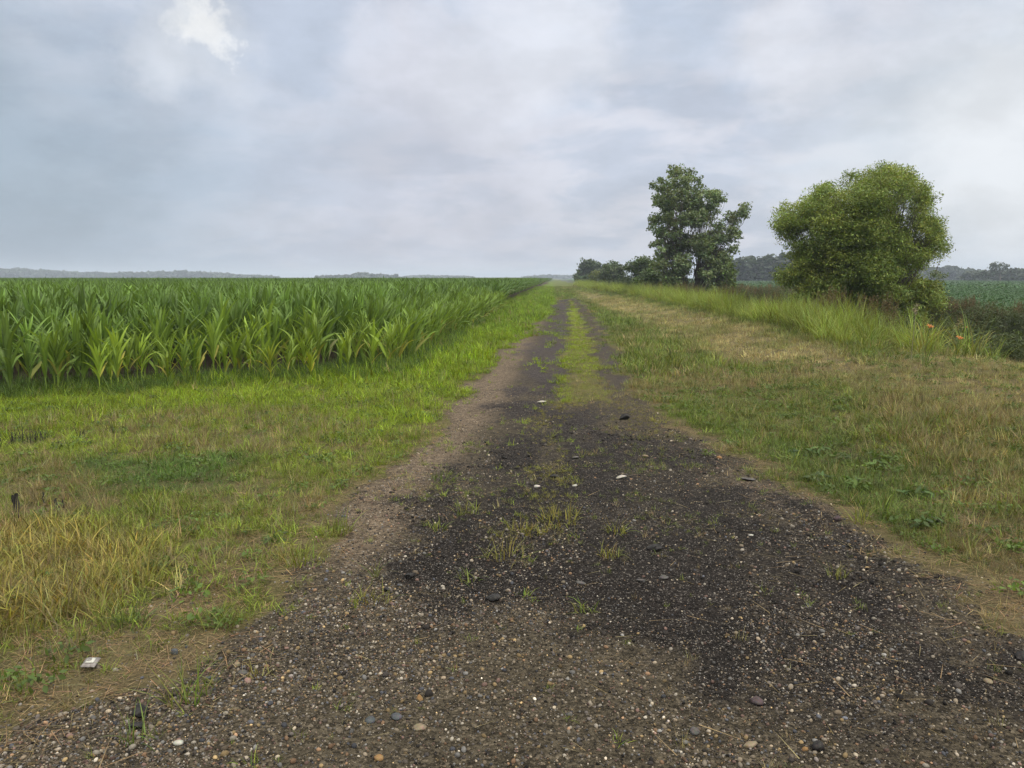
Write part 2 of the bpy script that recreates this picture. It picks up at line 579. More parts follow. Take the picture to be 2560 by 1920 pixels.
# ground
M_GROUND, N = mat('ground')
geo = N.add('ShaderNodeNewGeometry').outputs['Position']
base = N.attr('base').outputs['Color']
msk = N.add('ShaderNodeSeparateColor')
N.put(msk.inputs[0], N.attr('mask').outputs['Color'])
bare, dark, tan = msk.outputs
_brk = N.math('SUBTRACT', N.noise(geo, 9.0, 7, 0.7), 0.5)
_brk2 = N.math('SUBTRACT', N.noise(geo, 30.0, 5, 0.7), 0.5)
_bk = N.math('ADD', _brk, N.math('MULTIPLY', _brk2, 0.7))
dark = N.remap(N.math('ADD', dark, N.math('MULTIPLY', _bk, 1.3)), 0.18, 0.80)
bare = N.remap(N.math('ADD', bare, N.math('MULTIPLY', _bk, 1.2)), 0.35, 0.65)
v1 = N.voro(geo, 75.0)
v2 = N.voro(N.vmath('ADD', geo, (3.3, 1.1, 0)), 170.0)
hsv = N.add('ShaderNodeSeparateColor')
N.put(hsv.inputs[0], v1.outputs['Color'])
hsv2 = N.add('ShaderNodeSeparateColor')
N.put(hsv2.inputs[0], v2.outputs['Color'])
nb = N.noise(geo, 3.0, 6, 0.65)
nf = N.noise(geo, 60.0, 5, 0.7)
nm = N.noise(geo, 14.0, 5, 0.65)
# gravel grains: value varies per grain
gv = N.math('ADD', N.math('MULTIPLY', hsv.outputs[0], 0.55), N.math('MULTIPLY', hsv2.outputs[0], 0.45))
grain = N.remap(gv, 0.15, 0.95, 0.45, 1.75)
gbase = N.attr('gravel').outputs['Color']
black = N.attr('black').outputs['Color']
gcol = N.mix(1.0, gbase, grain, 'MULTIPLY')
gcol = N.mix(N.math('MULTIPLY', N.remap(hsv.outputs[1], 0.88, 0.94), 0.28), gcol, (0.24, 0.20, 0.145))
gcol_d = N.mix(N.math('MULTIPLY', N.remap(hsv2.outputs[1], 0.93, 0.97), 0.6), N.mix(1.0, black, N.remap(gv, 0.15, 0.95, 0.35, 1.7), 'MULTIPLY'), (0.26, 0.24, 0.21))
gcol = N.mix(dark, gcol, gcol_d)
gcol = N.mix(1.0, gcol, N.remap(nm, 0.3, 0.7, 0.72, 1.22), 'MULTIPLY')
scol = N.mix(1.0, base, N.remap(nf, 0.3, 0.7, 0.55, 1.45), 'MULTIPLY')
scol = N.mix(1.0, scol, N.remap(nb, 0.3, 0.7, 0.8, 1.2), 'MULTIPLY')
col = N.mix(bare, scol, gcol)
hgt = N.math('ADD', N.math('MULTIPLY', N.math('SUBTRACT', 0.6, v1.outputs['Distance']), 0.6), N.math('MULTIPLY', N.math('SUBTRACT', 0.6, v2.outputs['Distance']), 0.35))
hgt = N.math('ADD', hgt, N.math('MULTIPLY', nm, 0.9))
bp = N.add('ShaderNodeBump')
bp.inputs['Strength'].default_value = 0.8
bp.inputs['Distance'].default_value = 0.014
N.put(bp.inputs['Height'], hgt)
_p = N.add('ShaderNodeBsdfPrincipled')
N.put(_p.inputs['Base Color'], col)
_p.inputs['Roughness'].default_value = 0.88
_p.inputs['Specular IOR Level'].default_value = 0.08
N.l.new(bp.outputs[0], _p.inputs['Normal'])
finish(N, _p.outputs[0])

# ------------------------------------------------------------------ ground sheet
ys = np.concatenate([np.linspace(-6, 1.0, 30)[:-1], np.arange(1.0, 13, 0.045), 13 * (4500 / 13) ** np.linspace(0, 1, 190)])
ss = np.linspace(-1.6, 1.6, 520)
GX = ss[None, :] * (np.maximum(ys, -4)[:, None] + 8.0)
GY = np.broadcast_to(ys[:, None], GX.shape)
mg = verge(GX, GY)
GZ = terrain(GX, GY)
side, front = corn_in(GX, GY)
q = GX - 0.049 * GY
incorn = sst(np.minimum(side, front), -0.1, 0.25)
soil = np.array([0.075, 0.058, 0.040])
thatch = np.array([0.062, 0.050, 0.026])
fargrass = sst(GY, 10, 45)[..., None]
gb = thatch * (1 - 0.15) + mg['col'] * 0.15
gb = gb * (1 - fargrass) + (mg['col'] * 0.62 + thatch * 0.2) * fargrass
grav = np.array([0.050, 0.042, 0.0285])
gr = np.broadcast_to(grav, GX.shape + (3,)).copy()
gr = gr * (0.8 + 0.4 * fbm(GX, GY, 1.3, 81, 4))[..., None]
gr = gr * (1 - mg['tan'][..., None]) + np.array([0.115, 0.089, 0.062]) * mg['tan'][..., None]
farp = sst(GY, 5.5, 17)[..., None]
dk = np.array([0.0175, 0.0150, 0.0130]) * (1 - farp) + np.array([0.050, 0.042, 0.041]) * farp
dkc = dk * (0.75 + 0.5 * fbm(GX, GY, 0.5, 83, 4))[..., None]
spz = np.clip(1 - mg['dens'] * 1.6, 0, 1) * (1 - mg['road']) * (1 - fargrass[..., 0])
gb = gb * (1 - spz[..., None]) + np.array([0.105, 0.082, 0.045]) * spz[..., None]
gb = gb * (1 - incorn[..., None]) + soil * 0.8 * incorn[..., None]
dit = sst(q, bank_q(GY) + 0.2, bank_q(GY) + 1.2)
gb = gb * (1 - dit[..., None]) + np.array([0.045, 0.050, 0.022]) * dit[..., None]
soyf = sst(q, bank_q(GY) + 9.0, bank_q(GY) + 11.0)
gb = gb * (1 - soyf[..., None]) + np.array([0.050, 0.098, 0.040]) * soyf[..., None]
farcorn = incorn * sst(GY, 300, 500)
gb = gb * (1 - farcorn[..., None]) + np.array([0.045, 0.085, 0.030]) * farcorn[..., None]
nr, nc = GX.shape
idx = np.arange(nr * nc).reshape(nr, nc)
F = np.stack([idx[:-1, :-1], idx[:-1, 1:], idx[1:, 1:], idx[1:, :-1]], -1).reshape(-1, 4)
me = mk_mesh('ground', np.stack([GX, GY, GZ], -1).reshape(-1, 3), [F], M_GROUND, smooth=True)
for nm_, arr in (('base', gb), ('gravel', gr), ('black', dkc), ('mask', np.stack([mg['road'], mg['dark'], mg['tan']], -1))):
    a = me.attributes.new(nm_, 'FLOAT_COLOR', 'POINT')
    c4 = np.ones((nr * nc, 4), np.float32)
    c4[:, :3] = np.clip(arr.reshape(-1, 3), 0, 1)
    a.data.foreach_set('color', c4.ravel())
tag(obj('ground', me), 'flat farmland with a worn gravel and asphalt track running to the horizon', 'ground', kind='structure')


# ------------------------------------------------------------------ scattering
def scatter(name, label, cat_, pts, rot, scl, idx, tint, protos):
    """one 'stuff' object: points carrying rotation, scale, kind and colour, each drawing one of the prototypes"""
    pts = np.asarray(pts, np.float32)
    n = len(pts)
    me = bpy.data.meshes.new(name)
    me.vertices.add(n)
    me.vertices.foreach_set('co', pts.ravel())

    def at(nm, typ, key, data):
        a = me.attributes.new(nm, typ, 'POINT')
        a.data.foreach_set(key, np.ascontiguousarray(data, np.float32 if typ != 'INT' else np.int32).ravel())
    at('rot', 'FLOAT_VECTOR', 'vector', rot)
    scl = np.asarray(scl, np.float32)
    if scl.ndim == 1:
        scl = np.repeat(scl[:, None], 3, 1)
    at('scl', 'FLOAT_VECTOR', 'vector', scl)
    at('idx', 'INT', 'value', idx)
    at('tint', 'FLOAT_COLOR', 'color', np.concatenate([np.asarray(tint), np.ones((n, 1))], 1))
    o = obj(name, me)
    tag(o, label, cat_, kind='stuff')
    co = bpy.data.collections.new('kinds_of_' + name)
    for i, p in enumerate(protos):
        p.name = f'{name}_kind_{i:02d}'
        co.objects.link(p)
    t = bpy.data.node_groups.new('scatter_' + name, 'GeometryNodeTree')
    t.interface.new_socket('Geometry', in_out='INPUT', socket_type='NodeSocketGeometry')
    t.interface.new_socket('Geometry', in_out='OUTPUT', socket_type='NodeSocketGeometry')
    gi, go = t.nodes.new('NodeGroupInput'), t.nodes.new('NodeGroupOutput')
    ci = t.nodes.new('GeometryNodeCollectionInfo')
    ci.inputs['Collection'].default_value = co
    ci.inputs['Separate Children'].default_value = True
    ci.inputs['Reset Children'].default_value = True
    ip = t.nodes.new('GeometryNodeInstanceOnPoints')
    ip.inputs['Pick Instance'].default_value = True

    def na(nm, typ):
        nd = t.nodes.new('GeometryNodeInputNamedAttribute')
        nd.data_type = typ
        nd.inputs[0].default_value = nm
        return nd.outputs[0]
    e2r = t.nodes.new('FunctionNodeEulerToRotation')
    t.links.new(na('rot', 'FLOAT_VECTOR'), e2r.inputs[0])
    t.links.new(gi.outputs[0], ip.inputs['Points'])
    t.links.new(ci.outputs[0], ip.inputs['Instance'])
    t.links.new(na('idx', 'INT'), ip.inputs['Instance Index'])
    t.links.new(e2r.outputs[0], ip.inputs['Rotation'])
    t.links.new(na('scl', 'FLOAT_VECTOR'), ip.inputs['Scale'])
    t.links.new(ip.outputs[0], go.inputs[0])
    md = o.modifiers.new('scatter', 'NODES')
    md.node_group = t
    return o


def loose(me):
    return bpy.data.objects.new(me.name, me)      # a prototype: not linked to the scene


def blades(n, h, hvar, w, spread, lean, bend, seg=3, rnd=None, colvar=0.25, flat=0.0):
    """n blades of grass; returns V, [quads, tris], col"""
    r = rnd or rng
    ang = r.uniform(0, 2 * np.pi, n)
    rad = spread * np.sqrt(r.uniform(0, 1, n))
    bx, by = rad * np.cos(ang), rad * np.sin(ang)
    az = r.uniform(0, 2 * np.pi, n)
    az = np.where(r.uniform(0, 1, n) < 0.5, ang + r.normal(0, 0.6, n), az)
    H = h * (1 + hvar * r.uniform(-1, 1, n))
    th0 = np.abs(r.normal(0, lean, n)) + flat
    k = np.abs(r.normal(bend, bend * 0.5, n))
    wd = w * r.uniform(0.7, 1.3, n)
    pr = az + np.pi / 2 + r.normal(0, 0.3, n)
    V, x, y, z = [], bx.copy(), by.copy(), np.zeros(n)
    step = H / seg
    for s in range(seg + 1):
        t = s / seg
        ww = wd * (1 - t ** 1.5) * 0.5
        if s < seg:
            V.append(np.stack([x - ww * np.cos(pr), y - ww * np.sin(pr), z], -1))
            V.append(np.stack([x + ww * np.cos(pr), y + ww * np.sin(pr), z], -1))
        else:
            V.append(np.stack([x, y, z], -1))
        th = th0 + k * (t + 0.5 / seg)
        th = np.minimum(th, 2.4)
        x = x + step * np.sin(th) * np.cos(az)
        y = y + step * np.sin(th) * np.sin(az)
        z = z + step * np.cos(th)
    m = 2 * seg + 1
    A = np.stack(V, 1).reshape(-1, 3)
    b = np.arange(n)[:, None] * m
    Q = np.concatenate([b + np.array([[2 * s, 2 * s + 1, 2 * s + 3, 2 * s + 2]]) for s in range(seg - 1)]) if seg > 1 else np.zeros((0, 4), int)
    T = b + np.array([[2 * seg - 2, 2 * seg - 1, 2 * seg]])
    c = np.clip(r.normal(1, colvar, (n, 1)), 0.45, 1.7) * np.clip(r.normal(1, 0.10, (n, 3)), 0.7, 1.3)
    C = np.repeat(c, m, 0)
    A[:, 2] = np.maximum(A[:, 2], 0.004)
    return A, Q, T, C


def merge(parts):
    V, Q, T, C, o = [], [], [], [], 0
    for a, q_, t_, c in parts:
        V.append(a)
        C.append(c)
        if len(q_):
            Q.append(np.asarray(q_) + o)
        if len(t_):
            T.append(np.asarray(t_) + o)
        o += len(a)
    return np.concatenate(V), (np.concatenate(Q) if Q else np.zeros((0, 4), int)), (np.concatenate(T) if T else np.zeros((0, 3), int)), np.concatenate(C)


def tuft(name, m, *specs):
    V, Q, T, C = merge([blades(*s[0], **s[1]) for s in specs])
    return mk_mesh(name, V, [Q, T], m, C, smooth=True)


DRY = np.array([1.9, 1.25, 1.5])


def leaf_ovals(n, spread, size, hmin, hmax, tilt=0.6, aspect=0.55):
    """oval weed leaves on invisible-thin petioles"""
    a = rng.uniform(0, 2 * np.pi, n)
    rd = spread * np.sqrt(rng.uniform(0.02, 1, n))
    c = np.stack([rd * np.cos(a), rd * np.sin(a), rng.uniform(hmin, hmax, n)], -1)
    return leaf_cards(c, size * rng.uniform(0.6, 1.3, n), aspect, tilt, az=a)


def leaf_cards(c, size, aspect=0.6, tilt=0.6, az=None, up=0.9, colvar=0.2, droop=0.0, cols=None):
    """pointed-oval leaves, folded along the midrib, 6 verts, 4 tris"""
    n = len(c)
    size = np.broadcast_to(size, n)
    az = rng.uniform(0, 2 * np.pi, n) if az is None else az + rng.normal(0, 0.5, n)
    el = rng.normal(0, tilt, n) - droop
    ax = np.stack([np.cos(az) * np.cos(el), np.sin(az) * np.cos(el), np.sin(el)], -1)
    upv = np.stack([rng.normal(0, 0.45, n), rng.normal(0, 0.45, n), np.full(n, up)], -1)
    sd = np.cross(ax, upv)
    sd /= np.linalg.norm(sd, axis=1, keepdims=True) + 1e-9
    nrm = np.cross(sd, ax)
    L = size[:, None]
    Wd = L * aspect * 0.5
    fold = 0.18
    pts = [c - ax * L * 0.5, c - ax * L * 0.08 + sd * Wd + nrm * Wd * fold, c + ax * L * 0.22 + sd * Wd * 0.72 + nrm * Wd * fold,
           c + ax * L * 0.5, c + ax * L * 0.22 - sd * Wd * 0.72 + nrm * Wd * fold, c - ax * L * 0.08 - sd * Wd + nrm * Wd * fold]
    V = np.stack(pts, 1).reshape(-1, 3)
    b = np.arange(n)[:, None] * 6
    Q = np.concatenate([b + np.array([[0, 1, 2, 3]]), b + np.array([[0, 3, 4, 5]])])
    cc = np.clip(rng.normal(1, colvar, (n, 1)), 0.5, 1.6) * np.clip(rng.normal(1, 0.07, (n, 3)), 0.75, 1.25)
    if cols is not None:
        cc = cc * cols
    return V, Q, np.zeros((0, 3), int), np.repeat(cc, 6, 0)


def tube(pts, radii, k=6):
    """tube along a polyline"""
    pts = np.asarray(pts, float)
    n = len(pts)
    d = np.gradient(pts, axis=0)
    d /= np.linalg.norm(d, axis=1, keepdims=True) + 1e-9
    ref = np.where(np.abs(d[:, 2:3]) > 0.9, np.array([[1.0, 0, 0]]), np.array([[0, 0, 1.0]]))
    u = np.cross(d, ref)
    u /= np.linalg.norm(u, axis=1, keepdims=True)
    v = np.cross(d, u)
    a = np.linspace(0, 2 * np.pi, k, endpoint=False)
    V = pts[:, None, :] + np.asarray(radii)[:, None, None] * (np.cos(a)[None, :, None] * u[:, None, :] + np.sin(a)[None, :, None] * v[:, None, :])
    idx = np.arange(n * k).reshape(n, k)
    nx = np.roll(idx, -1, 1)
    Q = np.stack([idx[:-1], nx[:-1], nx[1:], idx[1:]], -1).reshape(-1, 4)
    return V.reshape(-1, 3), Q, np.zeros((0, 3), int), np.ones((n * k, 3))


def visible_pts(n, y0, y1, x_lo=-0.78, x_hi=0.78, pad=1.5, power=1.0):
    """random ground points inside a slightly widened view"""
    Y = y0 + (y1 - y0) * rng.uniform(0, 1, n) ** power
    lo, hi = x_lo * Y - pad, x_hi * Y + pad
    X = lo + (hi - lo) * rng.uniform(0, 1, n)
    return X, Y


def area_pts(dens, y0, y1, x_lo=-0.74, x_hi=0.76, pad=2.6):
    """uniform density per square metre inside the widened view"""
    A = (x_hi - x_lo) * 0.5 * (y1 ** 2 - y0 ** 2) + 2 * pad * (y1 - y0)
    n = int(A * dens * 1.02)
    wmax = (x_hi - x_lo) * y1 + 2 * pad
    m = int(n * wmax * (y1 - y0) / A)
    Y = rng.uniform(y0, y1, m)
    X = rng.uniform(x_lo * y1 - pad, x_hi * y1 + pad, m)
    k = (X > x_lo * Y - pad) & (X < x_hi * Y + pad)
    return X[k], Y[k]


# ------------------------------------------------------------------ verge grass
protos = []
for i in range(4):     # 0-3 short green tufts
    protos.append(loose(tuft('t', M_GRASS, ((12, 0.10, 0.6, 0.0050, 0.06, 0.45, 0.9), dict(colvar=0.38)), ((7, 0.08, 0.5, 0.005, 0.07, 0.9, 1.2), dict(colvar=0.38)))))
for i in range(3):     # 4-6 dry upright tufts
    protos.append(loose(tuft('t', M_GRASS, ((12, 0.11, 0.6, 0.0036, 0.06, 0.45, 0.6), dict(colvar=0.4)), ((9, 0.10, 0.4, 0.0036, 0.07, 1.2, 0.6), dict(colvar=0.4)))))
for i in range(3):     # 7-9 longer tufts
    protos.append(loose(tuft('t', M_GRASS, ((15, 0.20, 0.5, 0.0052, 0.06, 0.45, 1.3), dict(colvar=0.38)), ((8, 0.16, 0.5, 0.005, 0.08, 0.9, 1.2), dict(colvar=0.38)))))
for i in range(2):     # 10-11 broad small weeds
    V, Q, T, C = leaf_ovals(26, 0.08, 0.030, 0.015, 0.06)
    protos.append(loose(mk_mesh('t', V, [Q], M_GRASS, C, True)))
for i in range(3):     # 12-14 far tufts, wider
    protos.append(loose(tuft('t', M_GRASS, ((26, 0.13, 0.5, 0.012, 0.16, 0.35, 0.9), dict(seg=2)))))

PT, RO, SC, IX, TI = [], [], [], [], []


def add_grass(X, Y, size, kinds_g, kinds_d, thin_far=1.0):
    m = verge(X, Y)
    side, front = corn_in(X, Y)
    q = X - 0.049 * Y
    keep = rng.uniform(0, 1, len(X)) < m['dens'] * thin_far
    keep &= (np.minimum(side, front) < 0.9) & (q < bank_q(Y) + 0.5)
    X, Y = X[keep], Y[keep]
    h, c, b = m['h'][keep], m['col'][keep], m['brown'][keep]
    n = len(X)
    dry = rng.uniform(0, 1, n) < b
    br = np.array([0.225, 0.185, 0.092])[None] * rng.uniform(0.7, 1.25, (n, 1)) + rng.uniform(-0.012, 0.012, (n, 1)) * np.array([[1.5, 1, 0.5]])
    gold_m = m['gold'][keep] > 0.5
    col = np.where(dry[:, None], br, c) * np.exp(rng.normal(0, 0.28, (n, 1)))
    k = np.where(dry | (gold_m & (rng.uniform(0, 1, n) < 0.7)), rng.choice(kinds_d, n), rng.choice(kinds_g, n))
    s = h / 0.10 * np.minimum(1.7, np.exp(rng.normal(-0.05, 0.36, n))) * size * (0.7 + 0.6 * fbm(X, Y, 0.28, 171, 2))
    PT.append(np.stack([X, Y, terrain(X, Y) - 0.004], -1))
    RO.append(np.stack([rng.normal(0, 0.2, n), rng.normal(0, 0.2, n), rng.uniform(0, 6.28, n)], -1))
    SC.append(np.stack([np.maximum(s, 0.6), np.maximum(s, 0.6), s], -1) if False else s)
    IX.append(k)
    TI.append(col)


add_grass(*area_pts(820, 2.0, 7.0), 0.85, [0, 1, 2, 3], [4, 5, 6])
add_grass(*area_pts(430, 7.0, 12.5), 1.0, [0, 1, 2, 3], [4, 5, 6])
add_grass(*area_pts(150, 12.5, 26, -0.4, 0.72), 1.1, [12, 13, 14, 0, 1], [4, 5, 6, 12])
add_grass(*area_pts(30, 26, 60, -0.12, 0.42), 1.25, [12, 13, 14], [12, 13, 14])
add_grass(*area_pts(8, 60, 150, -0.02, 0.22), 1.4, [12, 13, 14], [12, 13, 14])
# small weeds among the right verge and left verge
X, Y = area_pts(45, 2.5, 14)
m = verge(X, Y)
w_ = (m['edge'] > 0.6) & (rng.uniform(0, 1, len(X)) < np.where(X > 0, 0.25 + 0.5 * sst(fbm(X, Y, 0.8, 91, 3), 0.5, 0.65), 0.25)) & (np.minimum(*corn_in(X, Y)) < 0)
X, Y = X[w_], Y[w_]
n = len(X)
PT.append(np.stack([X, Y, terrain(X, Y)], -1))
RO.append(np.stack([np.zeros(n), np.zeros(n), rng.uniform(0, 6.28, n)], -1))
SC.append(rng.uniform(0.6, 1.3, n))
IX.append(rng.choice([10, 11], n))
TI.append(np.array([[0.085, 0.130, 0.026]]) * rng.uniform(0.7, 1.4, (n, 1)))
# long yellow grass on the left and the longer brown grass on the right bank
X, Y = area_pts(420, 3.0, 10)
yl = (1 - sst(sdf(YEL, X, Y) + (fbm(X, Y, 0.5, 23, 3) - 0.5) * 0.8, -0.2, 0.15))
rb = (1 - sst(sdf(RBROWN, X, Y) + (fbm(X, Y, 0.5, 23, 3) - 0.5) * 0.8, -0.3, 0.3)) * 0.12
w_ = rng.uniform(0, 1, len(X)) < np.maximum(yl * 0.8, rb)
yl = yl[w_]
X, Y = X[w_], Y[w_]
n = len(X)
PT.append(np.stack([X, Y, terrain(X, Y)], -1))
RO.append(np.stack([rng.normal(0, 0.12, n), rng.normal(0, 0.12, n), rng.uniform(0, 6.28, n)], -1))
_s = rng.uniform(0.36, 0.74, n)
SC.append(_s)
IX.append(rng.choice([7, 8, 9], n))
mixc = rng.uniform(0, 1, (n, 1))
TI.append((np.array([[0.20, 0.195, 0.045]]) * mixc + np.array([[0.27, 0.215, 0.095]]) * (1 - mixc)) * np.exp(rng.normal(-0.1, 0.35, (n, 1))))
# tall rank grass at the foot of the corn
X, Y = area_pts(130, 7, 30, -0.75, 0.1)
sd_, fr_ = corn_in(X, Y)
dm = np.minimum(sd_, fr_)
w_ = (dm > -0.25 + 0.5 * (fbm(X, Y, 0.8, 191, 3) - 0.5)) & (dm < 1.6) & (rng.uniform(0, 1, len(X)) < 0.75)
X, Y = X[w_], Y[w_]
n = len(X)
PT.append(np.stack([X, Y, terrain(X, Y)], -1))
RO.append(np.stack([rng.normal(0, 0.1, n), rng.normal(0, 0.1, n), rng.uniform(0, 6.28, n)], -1))
SC.append(rng.uniform(0.6, 1.5, n))
IX.append(rng.choice([7, 8, 9], n))
TI.append(np.array([[0.080, 0.140, 0.024]]) * rng.uniform(0.6, 1.35, (n, 1)))
scatter('verge_grass', 'green and browning grass covering both verges and the middle of the track', 'grass',
        np.concatenate(PT), np.concatenate(RO), np.concatenate(SC), np.concatenate(IX), np.concatenate(TI), protos)

# ------------------------------------------------------------------ straw lying about
protos = []
for i in range(4):
    V, Q, T, C = blades(7, 0.13, 0.6, 0.0032, 0.10, 0.02, 0.12, seg=2, flat=1.5, colvar=0.3)
    V[:, 2] = np.abs(V[:, 2]) * 0.6 + rng.uniform(0.003, 0.014)
    protos.append(loose(mk_mesh('s', V, [Q, T], M_GRASS, C)))
for i in range(3):
    V, Q, T, C = blades(1, 0.16, 0.4, 0.0035, 0.0, 0.02, 0.1, seg=2, flat=1.5, colvar=0.2)
    V[:, 2] = V[:, 2] * 0.4 + 0.010
    protos.append(loose(mk_mesh('s', V, [Q, T], M_GRASS, C)))
X, Y = area_pts(260, 2.0, 9)
m = verge(X, Y)
k1 = rng.uniform(0, 1, len(X)) < np.clip(m['straw'] * 0.85 + 0.30 * m['edge'], 0, 1)
X2, Y2 = area_pts(40, 2.0, 10)
m2 = verge(X2, Y2)
k2 = (rng.uniform(0, 1, len(X2)) < 0.28 + 0.4 * sst(X2, 0.8, 2.2)) & (m2['road'] > 0.5)
X3, Y3 = area_pts(60, 9, 30, 0.05, 0.72)
k3 = verge(X3, Y3)['gold'] > 0.4
Xa = np.concatenate([X[k1], X2[k2], X3[k3]])
Ya = np.concatenate([Y[k1], Y2[k2], Y3[k3]])
n = len(Xa)
ix = np.concatenate([rng.integers(0, 4, k1.sum()), rng.integers(4, 7, k2.sum()), rng.integers(0, 4, k3.sum())])
mx = rng.uniform(0, 1, (n, 1))
tint = (np.array([[0.33, 0.26, 0.125]]) * mx + np.array([[0.20, 0.14, 0.07]]) * (1 - mx)) * rng.uniform(0.7, 1.2, (n, 1))
scatter('straw', 'dry cut straw stems lying on the gravel and the mown verge', 'straw',
        np.stack([Xa, Ya, terrain(Xa, Ya) + 0.002], -1), np.stack([rng.normal(0, 0.04, n), rng.normal(0, 0.04, n), rng.uniform(0, 6.28, n)], -1),
        rng.uniform(0.5, 1.2, n), ix, tint, protos)


# ------------------------------------------------------------------ pebbles
def rock_mesh(name, m, seed, sub=2, rough=0.22, flat=0.7, angular=0.0, size=1.0, smooth=True):
    r = np.random.default_rng(seed)
    import bmesh
    bm = bmesh.new()
    bmesh.ops.create_icosphere(bm, subdivisions=sub, radius=0.5)
    V = np.array([v.co[:] for v in bm.verts])
    Fc = np.array([[v.index for v in f.verts] for f in bm.faces])
    bm.free()
    U = V / np.linalg.norm(V, axis=1, keepdims=True)
    for _ in range(5):
        d = r.normal(0, 1, 3)
        d /= np.linalg.norm(d)
        V = V * (1 + rough * r.uniform(-1, 1) * np.maximum(0, U @ d)[:, None] ** 1.5)
    if angular:
        for _ in range(15):
            d = r.normal(0, 1, 3)
            d /= np.linalg.norm(d)
            lim = r.uniform(0.20, 0.36)
            s = V @ d
            V = V - np.maximum(0, s - lim)[:, None] * d * angular
    V = V + r.normal(0, 0.012, V.shape)
    V = V * np.array([1.0, r.uniform(0.62, 0.95), flat]) * size
    return mk_mesh(name, V, [Fc], m, None, smooth)


protos = [loose(rock_mesh('p', M_PEB, 100 + i, 1 if i > 4 else 2, 0.3, r_, ang)) for i, (r_, ang) in enumerate(
    [(0.6, 0), (0.7, 0), (0.55, 0.3), (0.75, 0), (0.65, 0.6), (0.7, 0.9), (0.6, 0.9), (0.8, 0.8)])]
PT, RO, SC, IX, TI = [], [], [], [], []
PAL = np.array([(0.30, 0.25, 0.18), (0.25, 0.20, 0.14), (0.36, 0.31, 0.24), (0.17, 0.15, 0.135), (0.24, 0.235, 0.22), (0.27, 0.17, 0.10),
                (0.20, 0.13, 0.105), (0.10, 0.105, 0.12), (0.42, 0.38, 0.31), (0.13, 0.11, 0.09), (0.33, 0.24, 0.12)])
for dens, y0, y1, lo, hi in ((8500, 2.0, 4.2, 0.005, 0.013), (1300, 2.0, 5.5, 0.011, 0.026), (2600, 4.2, 7.0, 0.006, 0.014), (140, 5.5, 10, 0.014, 0.028), (600, 7, 12, 0.009, 0.016), (26, 2.0, 8, 0.022, 0.036), (260, 2.0, 9, 0.018, 0.055)):
    X, Y = area_pts(dens, y0, y1, -0.70, 0.70, 1.2)
    m = verge(X, Y)
    clus = 0.38 + 0.62 * sst(fbm(X, Y, 0.7, 121, 4), 0.38, 0.60)
    pr_ = np.clip(m['road'] + 0.25 * m['straw'], 0, 1) * clus * np.where(hi > 0.045, m['dark'] * sst(fbm(X, Y, 0.6, 123, 3), 0.5, 0.62), np.where(lo > 0.011, 1 - 0.6 * m['dark'], 1.0))
    k = rng.uniform(0, 1, len(X)) < pr_
    X, Y = X[k], Y[k]
    dk_ = m['dark'][k]
    n = len(X)
    c = PAL[rng.integers(0, len(PAL), n)] * np.exp(rng.normal(-0.74, 0.42, (n, 1)))
    isd = (rng.uniform(0, 1, n) < dk_ * 0.86 + 0.22 * (1 - dk_)) | (hi > 0.045)
    c = np.where(isd[:, None], np.array([[0.0180, 0.0155, 0.0135]]) * np.exp(rng.normal(0, 0.75, (n, 1))), c)
    pl = rng.uniform(0, 1, n) < 0.008
    c = np.where(pl[:, None], np.array([[0.36, 0.31, 0.23]]), c)
    s = lo + (hi - lo) * rng.uniform(0, 1, n) ** 2.2
    PT.append(np.stack([X, Y, terrain(X, Y) + s * 0.10], -1))
    RO.append(np.stack([rng.normal(0, 0.3, n), rng.normal(0, 0.3, n), rng.uniform(0, 6.28, n)], -1))
    SC.append(s)
    IX.append(np.where(isd, rng.integers(4, 8, n), rng.integers(0, 5, n)))
    TI.append(c)
scatter('gravel', 'loose pebbles and black asphalt crumbs strewn over the track', 'gravel',
        np.concatenate(PT), np.concatenate(RO), np.concatenate(SC), np.concatenate(IX), np.concatenate(TI), protos)


# ------------------------------------------------------------------ corn
def corn_leaf(z0, az, L, Wd, a0, droop, seg=7, twist=0.0, r=rng):
    t = np.linspace(0, 1, seg + 1)
    th = a0 + droop * t ** 1.6
    ds = L / seg
    rr = np.concatenate([[0], np.cumsum(np.sin((th[:-1] + th[1:]) / 2) * ds)])
    zz = z0 + np.concatenate([[0], np.cumsum(np.cos((th[:-1] + th[1:]) / 2) * ds)])
    w = Wd * 0.5 * np.clip(0.45 + 2.6 * t, 0, 1) * np.clip(1 - t ** 2.6, 0.0, 1) ** 0.9
    w[-1] = 0.002
    azs = az + twist * t
    dirx, diry = np.cos(azs), np.sin(azs)
    px, py = rr * dirx, rr * diry
    # side vector horizontal, fold raises the edges along the normal
    sx, sy = -diry, dirx
    nx_, nz_ = -np.cos(th), np.sin(th)
    wav = 0.25 * np.sin(t * 9 + r.uniform(0, 6)) * w
    roll = r.normal(0, 0.35)
    V = []
    for sgn in (-1, 0, 1):
        off = w * sgn
        lift = np.abs(off) * 0.35 + wav * (sgn != 0) + off * roll
        V.append(np.stack([px + off * sx + lift * nx_ * dirx, py + off * sy + lift * nx_ * diry, zz + lift * nz_], -1))
    V = np.stack(V, 1)                              # seg+1, 3, 3
    idx = np.arange((seg + 1) * 3).reshape(seg + 1, 3)
    Q = np.concatenate([np.stack([idx[:-1, k], idx[:-1, k + 1], idx[1:, k + 1], idx[1:, k]], -1) for k in (0, 1)])
    c = np.ones((seg + 1, 3, 3)) * np.clip(r.normal(1, 0.12), 0.7, 1.3)
    c[:, 1] *= np.array([1.45, 1.35, 1.3])
    return V.reshape(-1, 3), Q, np.zeros((0, 3), int), c.reshape(-1, 3)


